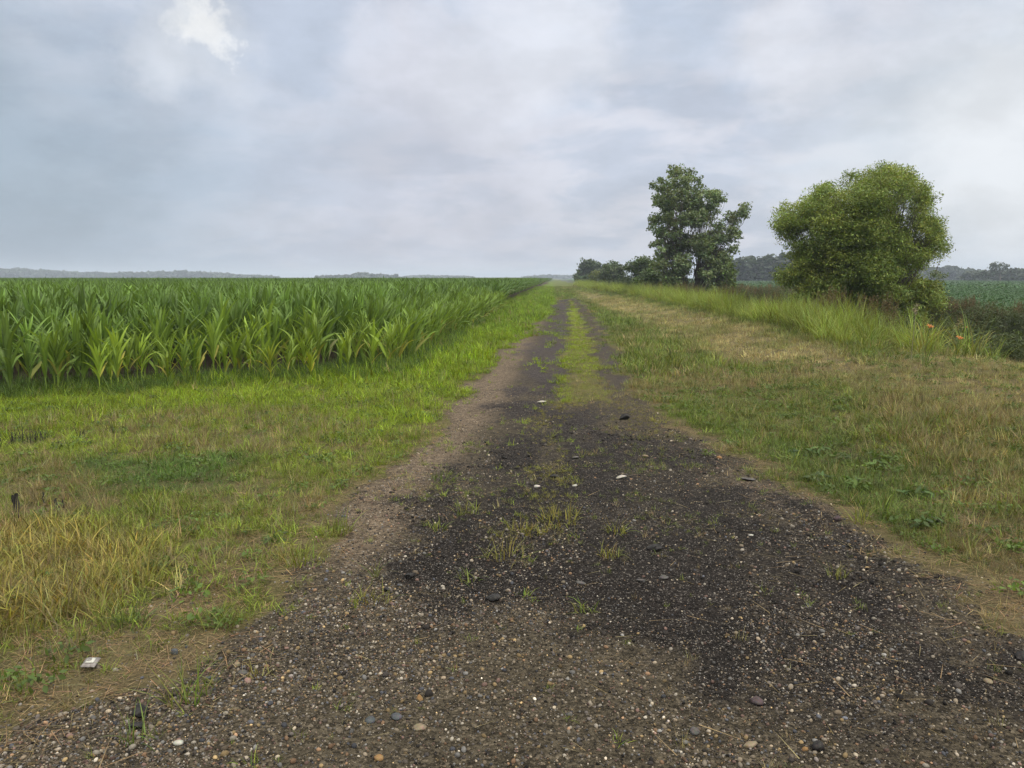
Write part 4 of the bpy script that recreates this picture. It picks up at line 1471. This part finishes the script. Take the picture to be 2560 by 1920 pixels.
def seed_tuft(nst, h, headcol):
    parts = [blades(14, h * 0.6, 0.4, 0.010, 0.15, 0.4, 1.1, seg=4)]
    for k in range(nst):
        a = rng.uniform(0, 6.28)
        H = h * rng.uniform(0.75, 1.15)
        z = np.linspace(0, H, 6)
        ln = rng.normal(0, 0.12)
        bx, by = 0.12 * math.cos(a) * rng.uniform(0, 1), 0.12 * math.sin(a) * rng.uniform(0, 1)
        pts = np.stack([bx + ln * z * math.cos(a) + 0.06 * (z / H) ** 3 * math.cos(a), by + ln * z * math.sin(a) + 0.06 * (z / H) ** 3 * math.sin(a), z], -1)
        s = tube(pts, np.linspace(0.0035, 0.002, 6), 4)
        parts.append((s[0], s[1], s[2], s[3] * headcol * 0.8))
        m_ = 26
        t = rng.uniform(0.72, 1.0, m_)
        c = np.stack([np.interp(t, z / H, pts[:, j]) for j in range(3)], -1) + rng.normal(0, 0.022, (m_, 3))
        parts.append(leaf_cards(c, 0.035, 0.4, 1.0, cols=np.array([headcol])))
    V, Q, T, C = merge(parts)
    return mk_mesh('b', V, [Q, T], M_GRASS, C, True)


for i in range(3):     # 4-6 brown seed grass
    protos.append(loose(seed_tuft(14, 1.0, np.array([1.0, 0.85, 0.9]))))


def weed(nst, h, leaf, asp):
    parts = []
    for k in range(nst):
        a, rr = rng.uniform(0, 6.28), 0.22 * math.sqrt(rng.uniform(0, 1))
        H = h * rng.uniform(0.7, 1.1)
        z = np.linspace(0, H, 5)
        bx, by = rr * math.cos(a), rr * math.sin(a)
        ln = rng.uniform(0.05, 0.35)
        pts = np.stack([bx + ln * z ** 1.4 * math.cos(a), by + ln * z ** 1.4 * math.sin(a), z], -1)
        s = tube(pts, np.linspace(0.005, 0.002, 5), 4)
        parts.append((s[0], s[1], s[2], s[3] * 0.9))
        m_ = 34
        t = rng.uniform(0.15, 1.0, m_)
        az = rng.uniform(0, 6.28, m_)
        c = np.stack([np.interp(t, z / H, pts[:, j]) for j in range(3)], -1) + 0.4 * leaf * np.stack([np.cos(az), np.sin(az), np.zeros(m_)], -1)
        parts.append(leaf_cards(c, leaf * (1.2 - 0.5 * t), asp, 0.4, az=az, droop=0.1))
    V, Q, T, C = merge(parts)
    return mk_mesh('b', V, [Q, T], M_GRASS, C, True)


for i in range(3):     # 7-9 leafy ditch weeds
    protos.append(loose(weed(9, 1.0, 0.15, 0.17)))
PT, RO, SC, IX, TI = [], [], [], [], []


def put(X, Y, s, ix, t, z=None):
    n = len(X)
    PT.append(np.stack([X, Y, terrain(X, Y) - 0.02], -1))
    RO.append(np.stack([rng.normal(0, 0.08, n), rng.normal(0, 0.08, n), rng.uniform(0, 6.28, n)], -1))
    SC.append(s)
    IX.append(ix)
    TI.append(t)


# tall green grass along the brow
for dens, y0, y1, sc_ in ((26, 13, 40, 1.0), (12, 40, 80, 1.15), (4, 80, 160, 1.3)):
    X, Y = area_pts(dens, y0, y1, 0.03, 0.72, 0.5)
    q = X - 0.049 * Y - bank_q(Y)
    nn = fbm(X, Y, 2.0, 131, 3)
    start = sst(Y, 14.5, 17.5)
    k = (q > -0.85 + 0.8 * (nn - 0.5)) & (q < 2.0) & (rng.uniform(0, 1, len(X)) < (0.35 + 0.65 * sst(nn, 0.35, 0.55)) * (0.12 + 0.88 * start))
    X, Y, nn = X[k], Y[k], nn[k]
    n = len(X)
    t = np.array([[0.190, 0.240, 0.044]]) * (0.65 + 0.7 * fbm(X, Y, 1.2, 133, 3))[:, None] * rng.uniform(0.8, 1.2, (n, 1))
    put(X, Y, sc_ * rng.uniform(0.65, 1.4, n) * (0.70 + 0.6 * nn), rng.integers(0, 4, n), t)
# ditch weeds
for dens, y0, y1, sc_ in ((24, 13, 34, 0.95), (9, 34, 70, 1.15), (1.6, 70, 150, 1.5)):
    X, Y = area_pts(dens, y0, y1, 0.03, 0.74, 1.0)
    q = X - 0.049 * Y - bank_q(Y)
    k = (q > 1.0) & (q < 7.4)
    X, Y, q = X[k], Y[k], q[k]
    n = len(X)
    t = np.array([[0.066, 0.090, 0.032]]) * (0.6 + 0.8 * fbm(X, Y, 2.5, 137, 3))[:, None] * rng.uniform(0.75, 1.25, (n, 1))
    put(X, Y, sc_ * rng.uniform(0.75, 1.15, n), rng.integers(7, 10, n), t)
# brown seed grass on the far bank
for dens, y0, y1, sc_ in ((8, 13, 45, 1.0), (3.5, 45, 110, 1.2)):
    X, Y = area_pts(dens, y0, y1, 0.03, 0.76, 2.0)
    q = X - 0.049 * Y - bank_q(Y)
    nn = fbm(X, Y, 2.6, 139, 3)
    k = (q > 6.2 + 1.4 * (nn - 0.5)) & (q < 8.8) & (rng.uniform(0, 1, len(X)) < 0.25 + 0.75 * sst(nn, 0.38, 0.55))
    X, Y = X[k], Y[k]
    n = len(X)
    mx = rng.uniform(0, 1, (n, 1))
    t = np.array([[0.200, 0.125, 0.080]]) * mx + np.array([[0.085, 0.090, 0.040]]) * (1 - mx)
    put(X, Y, sc_ * rng.uniform(0.65, 1.05, n), rng.integers(4, 7, n), t * rng.uniform(0.8, 1.2, (n, 1)))
# seed heads sprinkled through the tall green grass
X, Y = area_pts(2.2, 17, 60, 0.03, 0.72, 0.5)
q = X - 0.049 * Y - bank_q(Y)
k = (q > 0.3) & (q < 2.6)
X, Y = X[k], Y[k]
n = len(X)
put(X, Y, rng.uniform(0.75, 1.1, n), rng.integers(4, 7, n), np.array([[0.135, 0.120, 0.055]]) * rng.uniform(0.7, 1.2, (n, 1)))
scatter('ditch_growth', 'tall grass and dark weeds crowding the ditch beside the verge', 'tall grass',
        np.concatenate(PT), np.concatenate(RO), np.concatenate(SC), np.concatenate(IX), np.concatenate(TI), protos)

# ------------------------------------------------------------------ single stones and asphalt pieces on the track
S_WHITE = stone_mat('white_stone', (0.30, 0.28, 0.24), (0.46, 0.43, 0.38))
S_GREY = stone_mat('grey_stone', (0.060, 0.056, 0.053), (0.125, 0.115, 0.108))
S_BLACK = stone_mat('asphalt_lump', (0.010, 0.0095, 0.009), (0.034, 0.032, 0.030), 0.65, 45)
S_TAN = stone_mat('tan_stone', (0.17, 0.13, 0.085), (0.25, 0.20, 0.135))
S_ORANGE = stone_mat('orange_stone', (0.20, 0.11, 0.045), (0.28, 0.17, 0.08))
S_BLUE = stone_mat('slate_stone', (0.045, 0.050, 0.056), (0.09, 0.095, 0.10))
S_PURP = stone_mat('plum_stone', (0.050, 0.036, 0.038), (0.085, 0.065, 0.065))
S_PINK = stone_mat('pink_stone', (0.24, 0.14, 0.12), (0.30, 0.20, 0.17))
STONES = [  # u, v, length px, flat, angular, material, name, label
    (1344, 1033, 25, 0.42, 0.5, S_WHITE, 'stone', 'flat white stone on the dark asphalt, brightest stone of the track'),
    (1416, 1190, 42, 0.50, 0.95, S_BLACK, 'asphalt_chunk', 'angular black asphalt chunk with flat grey top right of the track middle'),
    (1065, 1296, 48, 0.45, 0.7, S_BLACK, 'asphalt_chunk', 'long low glossy black lump where dark asphalt meets brown gravel'),
    (885, 1249, 34, 0.55, 0.95, S_BLACK, 'asphalt_chunk', 'square-sided black asphalt block at the left of the pebbly gravel'),
    (836, 1277, 26, 0.50, 0.8, S_BLACK, 'asphalt_chunk', 'small black lump just below left of the square black block'),
    (858, 1281, 18, 0.50, 0.8, S_BLACK, 'asphalt_chunk', 'smaller black crumb touching the lump below the square block'),
    (1198, 1032, 28, 0.55, 0.8, S_BLACK, 'asphalt_chunk', 'black lump in the thin grass strip of the track'),
    (1160, 1053, 20, 0.45, 0.4, S_WHITE, 'stone', 'pale stone left of the thin grass strip'),
    (1241, 1050, 15, 0.45, 0.4, S_WHITE, 'stone', 'small pale stone just right of the thin grass strip'),
    (1243, 990, 24, 0.35, 0.7, S_GREY, 'stone', 'thin grey slab of stone above the small pale stone'),
    (1346, 906, 30, 0.50, 0.9, S_BLACK, 'asphalt_chunk', 'farthest black asphalt chunk, beside the weeds at the right rut'),
    (1436, 1250, 30, 0.40, 0.8, S_GREY, 'stone', 'flat grey stone below the angular black chunk'),
    (1383, 1256, 28, 0.35, 0.8, S_GREY, 'stone', 'low grey stone left of the flat grey one'),
    (1254, 1261, 32, 0.30, 0.8, S_GREY, 'asphalt_chunk', 'broad flat grey piece sunk in the dark asphalt'),
    (1170, 870, 30, 0.28, 0.6, S_WHITE, 'stone', 'long pale slab where the grass strip ends'),
    (1553, 990, 18, 0.45, 0.3, S_ORANGE, 'stone', 'tan stone on the right edge of the track by the weeds'),
    (1395, 987, 18, 0.45, 0.3, S_TAN, 'stone', 'light brown stone near the grey slabs on the dark track'),
    (1622, 1157, 16, 0.40, 0.3, S_WHITE, 'stone', 'small elongated pale stone right of the black chunk'),
    (1622, 1038, 42, 0.25, 0.9, S_GREY, 'asphalt_chunk', 'wide grey asphalt slab at the right track edge'),
    (1810, 1124, 30, 0.55, 0.7, S_PURP, 'stone', 'dark plum stone lying where the right verge begins'),
    (306, 1540, 70, 0.42, 0.95, S_BLACK, 'asphalt_chunk', 'large black asphalt slab at lower left among sparse grass'),
    (296, 1570, 46, 0.40, 0.9, S_BLACK, 'asphalt_chunk', 'black piece directly below the large slab at lower left'),
    (376, 1412, 30, 0.55, 0.8, S_BLUE, 'stone', 'dark bluish stone in the straw at the left edge'),
    (452, 1466, 24, 0.50, 0.8, S_BLUE, 'stone', 'small slate-blue stone where straw meets gravel'),
    (524, 1456, 27, 0.55, 0.2, S_GREY, 'stone', 'round light grey pebble at the left gravel edge'),
    (512, 1437, 15, 0.8, 0.1, S_TAN, 'stone', 'upright tan pebble above the round grey one'),
    (536, 1473, 17, 0.7, 0.1, S_PINK, 'stone', 'pinkish pebble below the round grey one'),
    (546, 1417, 13, 0.6, 0.1, S_GREY, 'stone', 'tiny grey pebble farthest up the left gravel edge'),
    (385, 1608, 24, 0.6, 0.2, S_WHITE, 'stone', 'cream pebble at the bottom left of the gravel'),
    (906, 1512, 20, 0.95, 0.6, S_ORANGE, 'stone', 'upright orange stone in the brown gravel'),
    (818, 1640, 27, 0.6, 0.2, S_ORANGE, 'stone', 'orange-tan pebble at the bottom edge left of centre'),
    (857, 1551, 30, 0.6, 0.4, S_BLUE, 'stone', 'blue-grey stone below left of the upright orange stone'),
    (799, 1558, 27, 0.6, 0.3, S_BLUE, 'stone', 'dark slate pebble left of the blue-grey stone'),
    (906, 1574, 34, 0.5, 0.7, S_TAN, 'stone', 'flat tan stone below the upright orange stone'),
    (1765, 1619, 42, 0.75, 0.6, S_BLACK, 'asphalt_chunk', 'round black lump near the bottom right'),
    (1631, 1519, 40, 0.6, 0.7, S_PURP, 'stone', 'plum-brown stone in gravel at lower right'),
    (1621, 1612, 40, 0.4, 0.5, S_TAN, 'stone', 'elongated cream stone left of the round black lump'),
    (2136, 1474, 24, 0.55, 0.2, S_TAN, 'stone', 'single tan pebble far right in the brown gravel'),
    (2203, 1421, 44, 0.6, 0.8, S_BLACK, 'asphalt_chunk', 'black lump cut by the right edge of the view'),
    (1501, 1584, 26, 0.7, 0.2, S_GREY, 'stone', 'round grey pebble left of the elongated cream stone'),
    (1741, 1620, 18, 0.8, 0.6, S_ORANGE, 'stone', 'small orange stone touching the left of the round black lump'),
    (1230, 1545, 20, 0.4, 0.7, S_GREY, 'stone', 'thin grey flake in the brown gravel at bottom centre'),
]
for i, (u, v, lp, fl, an, m_, nm, lb) in enumerate(STONES):
    x, y, z = g(u, v)
    size = 0.92 * lp / PF * math.hypot(y, CAM_Z)
    me_ = rock_mesh(nm, m_, 500 + i, 3, 0.25, fl, an, size, smooth=an < 0.5)
    o = obj(nm, me_)
    o.location = (x, y, z + size * fl * (0.26 if size > 0.06 else 0.18))
    o.rotation_euler = (rng.normal(0, 0.12), rng.normal(0, 0.12), rng.normal(0, 0.35))
    tag(o, lb, 'stone' if nm == 'stone' else 'asphalt chunk')

# ------------------------------------------------------------------ single tufts of grass growing in the track and verge
M_TUFT = leaf_mat('tuft_blades')
TUFTS = [  # u, v, height m, spread, blades, colour, label
    (1008, 1104, 0.12, 0.10, 40, (0.150, 0.170, 0.030), 'star-shaped yellow-green tuft left of the dark asphalt'),
    (946, 1145, 0.10, 0.07, 30, (0.140, 0.170, 0.028), 'small tuft below left of the star-shaped one'),
    (1207, 1125, 0.11, 0.15, 80, (0.190, 0.185, 0.034), 'widest yellowish tuft, in the thin strip of the dark track'),
    (1137, 1150, 0.10, 0.12, 55, (0.180, 0.180, 0.034), 'yellowish tuft left of the widest one in the track'),
    (1334, 1150, 0.10, 0.07, 35, (0.170, 0.180, 0.030), 'lone yellow-green tuft right of the thin strip'),
    (1090, 1205, 0.12, 0.12, 45, (0.165, 0.160, 0.038), 'sparse straggling tuft on the pebbles left of centre'),
    (1317, 1200, 0.11, 0.07, 30, (0.170, 0.170, 0.035), 'thin tuft left of the angular black chunk'),
    (1262, 1322, 0.10, 0.05, 26, (0.130, 0.165, 0.030), 'green tuft nearest the viewer in the dark asphalt'),
    (809, 1245, 0.16, 0.03, 14, (0.120, 0.160, 0.030), 'upright slim tuft at the left gravel edge'),
    (953, 1036, 0.12, 0.10, 36, (0.105, 0.150, 0.030), 'green tuft in the tan gravel at left'),
    (1012, 1252, 0.08, 0.06, 22, (0.120, 0.160, 0.030), 'tiny green tuft in the pebbles left of centre'),
    (1807, 1246, 0.09, 0.05, 24, (0.130, 0.150, 0.036), 'small tuft on dark gravel at the right'),
    (1913, 1115, 0.26, 0.06, 34, (0.125, 0.180, 0.040), 'tall bright grass tuft rising from the right verge edge'),
    (1850, 1125, 0.16, 0.10, 40, (0.160, 0.185, 0.034), 'spreading light tuft left of the tall bright one'),
    (800, 1300, 0.09, 0.11, 50, (0.170, 0.175, 0.034), 'low yellow-green tuft beside the small black lumps'),
    (265, 1262, 0.19, 0.20, 190, (0.23, 0.215, 0.045), 'large yellow tussock leaning right on the left verge'),
    (285, 1345, 0.15, 0.09, 60, (0.085, 0.125, 0.034), 'blue-green tuft at the foot of the yellow tussock'),
    (405, 1515, 0.20, 0.08, 40, (0.125, 0.160, 0.034), 'tall green tuft at lower left by the bare soil'),
    (290, 1600, 0.15, 0.05, 18, (0.110, 0.155, 0.034), 'broad-bladed tuft beside the black slabs'),
    (480, 1355, 0.14, 0.09, 40, (0.125, 0.155, 0.034), 'green tuft where left grass thins into gravel'),
    (720, 1150, 0.16, 0.12, 60, (0.140, 0.175, 0.030), 'bright tuft on the left edge of the gravel'),
    (640, 1215, 0.16, 0.12, 60, (0.165, 0.180, 0.034), 'yellow-green tuft below the bright edge tuft'),
    (2100, 1200, 0.10, 0.10, 34, (0.125, 0.140, 0.034), 'low tuft in the straw near the right edge'),
    (560, 1460, 0.08, 0.05, 16, (0.16, 0.15, 0.05), 'wispy tuft among pebbles at lower left'),
]
for u, v, h, sp, nb, c, lb in TUFTS:
    x, y, z = g(u, v)
    V, Q, T, C = blades(nb, h, 0.45, 0.0052, sp, 0.42, 1.1, seg=4)
    o = obj('grass_tuft', mk_mesh('grass_tuft', V, [Q, T], M_TUFT, C * np.array(c), True))
    o.location = (x, y, z - 0.003)
    tag(o, lb, 'grass tuft')
bpy.data.objects['grass_tuft'].select_set(False)

# broad-leaved weeds on the right verge
WEEDS = [(1730, 985, 0.30, 0.10, (0.060, 0.105, 0.030), 'dark rosette weed with long drooping leaves, leftmost in the right verge patch'),
         (1765, 985, 0.28, 0.12, (0.075, 0.120, 0.030), 'rosette weed touching the right side of the leftmost dark one'),
         (1849, 1060, 0.26, 0.13, (0.085, 0.140, 0.026), 'bright green broad-leaved weed in the middle of the verge patch'),
         (1772, 1040, 0.28, 0.08, (0.075, 0.110, 0.040), 'greyish flat weed below the two rosettes'),
         (1895, 1018, 0.24, 0.12, (0.085, 0.135, 0.030), 'leafy weed above right of the bright green one'),
         (1820, 1000, 0.24, 0.10, (0.070, 0.115, 0.030), 'leafy weed right of the two rosettes'),
         (1603, 940, 0.28, 0.08, (0.075, 0.125, 0.026), 'low weed patch on the verge where the dark track bends out'),
         (1997, 1140, 0.26, 0.08, (0.060, 0.100, 0.030), 'dark weed near the tall tuft at the right'),
         (1983, 1075, 0.28, 0.09, (0.060, 0.105, 0.030), 'dark leafy weed at the right end of the patch'),
         (1880, 885, 0.30, 0.06, (0.060, 0.090, 0.034), 'flat grey-green weed in the brown middle of the right verge'),
         (1530, 985, 0.16, 0.07, (0.09, 0.13, 0.03), 'small green weed hugging the right edge of the dark track')]
for u, v, w_, h, c, lb in WEEDS:
    w_ *= 0.78
    x, y, z = g(u, v)
    n = 26
    a = rng.uniform(0, 6.28, n)
    rd = w_ * 0.5 * np.sqrt(rng.uniform(0.05, 1, n))
    cc = np.stack([rd * np.cos(a), rd * np.sin(a), h * (1.0 - 0.6 * rd / w_) * rng.uniform(0.3, 1, n)], -1)
    V, Q, T, C = leaf_cards(cc, w_ * 0.42 * rng.uniform(0.6, 1.2, n), 0.34, 0.35, az=a, droop=0.15)
    B = blades(16, h * 1.1, 0.5, 0.006, w_ * 0.4, 0.6, 1.0)
    V, Q, T, C = merge([(V, Q, T, C), B])
    o = obj('broadleaf_weed', mk_mesh('broadleaf_weed', V, [Q, T], M_TUFT, C * np.array(c), True))
    o.location = (x, y, z)
    tag(o, lb, 'weed')

# charred stubs and burnt stalks on the left verge
M_CHAR = bark_mat('charred', (0.010, 0.009, 0.009), (0.035, 0.030, 0.028), 40)


def stubs(lst):
    parts = []
    for dx_, h, r in lst:
        z = np.linspace(-0.02, h, 6)
        t = tube(np.stack([dx_ + rng.normal(0, 0.003, 6), rng.normal(0, 0.003, 6), z], -1), r * rng.uniform(0.85, 1.1, 6) * np.array([1.1, 1, 1, 1, 0.95, 0.8]), 8)
        n = len(t[0])
        cap = [[n - 8 + i for i in range(8)]]
        parts.append(t)
    return merge(parts)


for u, v, lst, lb in ((30, 1113, [(0.0, 0.15, 0.011), (0.028, 0.16, 0.014)], 'pair of short black charred stubs upright by the bare soil at far left'),
                      (41, 1132, [(0.0, 0.10, 0.007)], 'thin black stub just below the charred pair'),
                      (95, 1090, [(0.0, 0.10, 0.006)], 'slim black stick right of the charred pair'),
                      (122, 1096, [(0.0, 0.07, 0.010), (0.03, 0.05, 0.012), (0.055, 0.06, 0.006)], 'cluster of tiny black stumps right of the slim stick')):
    x, y, z = g(u, v)
    V, Q, T, C = stubs(lst)
    o = obj('charred_stub', mk_mesh('charred_stub', V, [Q], M_CHAR, None, True))
    o.location = (x, y, z)
    tag(o, lb, 'stub')
for (u, v), nst, w_, lb in (((55, 955), 60, 0.55, 'black burnt weed clump in the green grass at far left'), ((175, 945), 14, 0.20, 'few burnt black stalks right of the big black clump'),
                            ((245, 935), 10, 0.14, 'rightmost small burnt stalks on the left verge')):
    x, y, z = g(u, v)
    V, Q, T, C = blades(nst, 0.16, 0.5, 0.010, w_ * 0.5, 0.3, 0.5, seg=3)
    V[:, 1] *= 0.6
    o = obj('burnt_weed', mk_mesh('burnt_weed', V, [Q, T], M_CHAR, None, True))
    o.location = (x, y, z)
    tag(o, lb, 'burnt weed')

# plastic sachet with a white label
M_PLA, N = mat('grey_plastic')
_p = N.add('ShaderNodeBsdfPrincipled')
_n = N.noise(N.add('ShaderNodeTexCoord').outputs['Object'], 60, 4, 0.6)
N.put(_p.inputs['Base Color'], N.mix(N.remap(_n, 0.3, 0.7), (0.13, 0.115, 0.105), (0.20, 0.185, 0.17)))
_p.inputs['Roughness'].default_value = 0.3
finish(N, _p.outputs[0])
M_LAB, N = mat('white_label')
_p = N.add('ShaderNodeBsdfPrincipled')
_n = N.noise(N.add('ShaderNodeTexCoord').outputs['Object'], 90, 4, 0.6)
N.put(_p.inputs['Base Color'], N.mix(N.remap(_n, 0.3, 0.7), (0.33, 0.34, 0.29), (0.46, 0.46, 0.41)))
_p.inputs['Roughness'].default_value = 0.5
finish(N, _p.outputs[0])


def slab(name, w_, d_, h, m_, nx_=9, ny_=7, puff=0.0, noise=0.0):
    xs, ys_ = np.linspace(-w_ / 2, w_ / 2, nx_), np.linspace(-d_ / 2, d_ / 2, ny_)
    gx, gy = np.meshgrid(xs, ys_)
    e = (1 - (2 * gx / w_) ** 4) * (1 - (2 * gy / d_) ** 4)
    top = h * 0.5 + puff * e + rng.normal(0, noise, gx.shape)
    V = np.concatenate([np.stack([gx, gy, top], -1).reshape(-1, 3), np.stack([gx, gy, gx * 0 - h * 0.5], -1).reshape(-1, 3)])
    i = np.arange(nx_ * ny_).reshape(ny_, nx_)
    A = np.stack([i[:-1, :-1], i[:-1, 1:], i[1:, 1:], i[1:, :-1]], -1).reshape(-1, 4)
    k = nx_ * ny_
    B = A[:, ::-1] + k
    rim = np.concatenate([i[0, :], i[1:, -1], i[-1, -2::-1], i[-2:0:-1, 0]])
    nr_ = np.roll(rim, -1)
    S = np.stack([rim, rim + k, nr_ + k, nr_], -1)
    return mk_mesh(name, V, [A, B, S], m_, None, True)


x, y, z = g(197, 1447)
k = math.hypot(y, CAM_Z) / PF
pk = empty('plastic_sachet', (x, y, z + 0.034), -0.10)
pk.rotation_euler = (0.10, 0.06, 0.12)
tag(pk, 'small grey plastic sachet with a white square label lying in the left grass', 'sachet')
obj('pouch', slab('pouch', 28 * k, 34 * k, 0.002, M_PLA, puff=0.006, noise=0.0008), pk)
lab = obj('label', slab('label', 16 * k, 18 * k, 0.001, M_LAB, 5, 5), pk)
lab.location = (0, 0.002, 0.0088)
mk = obj('printed_square', slab('printed_square', 7 * k, 10 * k, 0.0006, M_PLA, 4, 4), lab)
mk.location = (-3.0 * k, 1.5 * k, 0.0011)

# daylilies on the brow of the ditch and a tall seed stalk
M_LILY = leaf_mat('lily_petal', use_col=False, tint=(0.46, 0.19, 0.05), trans=0.3, tcol=(1.1, 0.8, 0.6))


def lily(u, v, h, lb, n=1):
    x, y, z = g(u, v + h)
    H = h / PF * y
    root = empty('orange_lily', (x, y, z))
    tag(root, lb, 'lily')
    zz = np.linspace(0, H, 6)
    st = tube(np.stack([0.03 * (zz / H) ** 2, zz * 0, zz], -1), np.linspace(0.005, 0.004, 6), 6)
    lv = blades(10, H * 0.8, 0.3, 0.014, 0.05, 0.3, 1.4, seg=5)
    V, Q, T, C = merge([(st[0], st[1], st[2], st[3] * 0.9), lv])
    obj('stem', mk_mesh('stem', V, [Q, T], M_TUFT, C * np.array([0.10, 0.15, 0.03]), True), root)
    parts = []
    for k_ in range(6):
        a = k_ * math.pi / 3
        parts.append(corn_leaf(0, a, 0.078, 0.028, 0.45, 1.5, 5, 0, rng))
    V, Q, T, C = merge(parts)
    fl = obj('flower', mk_mesh('flower', V, [Q], M_LILY, None, True), root)
    fl.location = (0.03, 0, H)
    fl.rotation_euler = (0.5, 0.2, 0)


lily(1997, 708, 84, 'leftmost orange lily, highest against the dark weeds')
lily(2078, 722, 72, 'reddest orange lily, in the middle above the bent grass')
lily(2062, 733, 60, 'pale orange lily half hidden left of the reddest one')
lily(2150, 767, 32, 'rightmost orange lily, low by the mown edge')


def stalk(u, v0, v1, lean, lb, c):
    x, y, z = g(u, v0)
    H = (v0 - v1) / PF * y
    zz = np.linspace(0, H, 9)
    pts = np.stack([lean * zz * zz / H, zz * 0, zz], -1)
    parts = [tube(pts, np.linspace(0.0055, 0.003, 9), 5)]
    t = rng.uniform(0.82, 1.0, 50)
    cc = np.stack([np.interp(t, zz / H, pts[:, j]) for j in range(3)], -1) + rng.normal(0, 0.018, (50, 3))
    hd = leaf_cards(cc, 0.045, 0.35, 0.9)
    root = empty('seed_stalk', (x, y, z))
    tag(root, lb, 'grass stalk')
    V, Q, T, C = parts[0]
    obj('stem', mk_mesh('stem', V, [Q], M_TUFT, C * np.array(c), True), root)
    obj('seed_head', mk_mesh('seed_head', hd[0], [hd[1]], M_TUFT, hd[3] * np.array(c), False), root)


stalk(2118, 796, 680, 0.25, 'tallest pale seed stalk rising in front of the dark weeds at right', (0.28, 0.26, 0.14))
stalk(1968, 785, 655, 0.03, 'slim straight seed stalk before the dark foot of the round tree', (0.26, 0.24, 0.17))
stalk(2040, 790, 690, 0.30, 'bent seed stalk left of the orange lilies', (0.25, 0.24, 0.11))

# ------------------------------------------------------------------ haze
M_HAZE, N = mat('haze')
pv = N.add('ShaderNodeVolumePrincipled')
pv.inputs['Color'].default_value = (0.76, 0.87, 1.0, 1)
pv.inputs['Density'].default_value = 0.00045
pv.inputs['Anisotropy'].default_value = 0.0
o_ = N.add('ShaderNodeOutputMaterial')
N.l.new(pv.outputs[0], o_.inputs['Volume'])
hx, y0, y1, z0, z1 = 2600, -60, 4600, -3.0, 32.0
V = [(x, y, z) for z in (z0, z1) for y in (y0, y1) for x in (-hx * 3, hx * 3)]
Fh = [(0, 2, 3, 1), (4, 5, 7, 6), (0, 1, 5, 4), (2, 6, 7, 3), (0, 4, 6, 2), (1, 3, 7, 5)]
hz = obj('haze', mk_mesh('haze', V, [np.array(Fh)], M_HAZE))
tag(hz, 'thin pale haze over the whole plain', 'haze', kind='stuff')
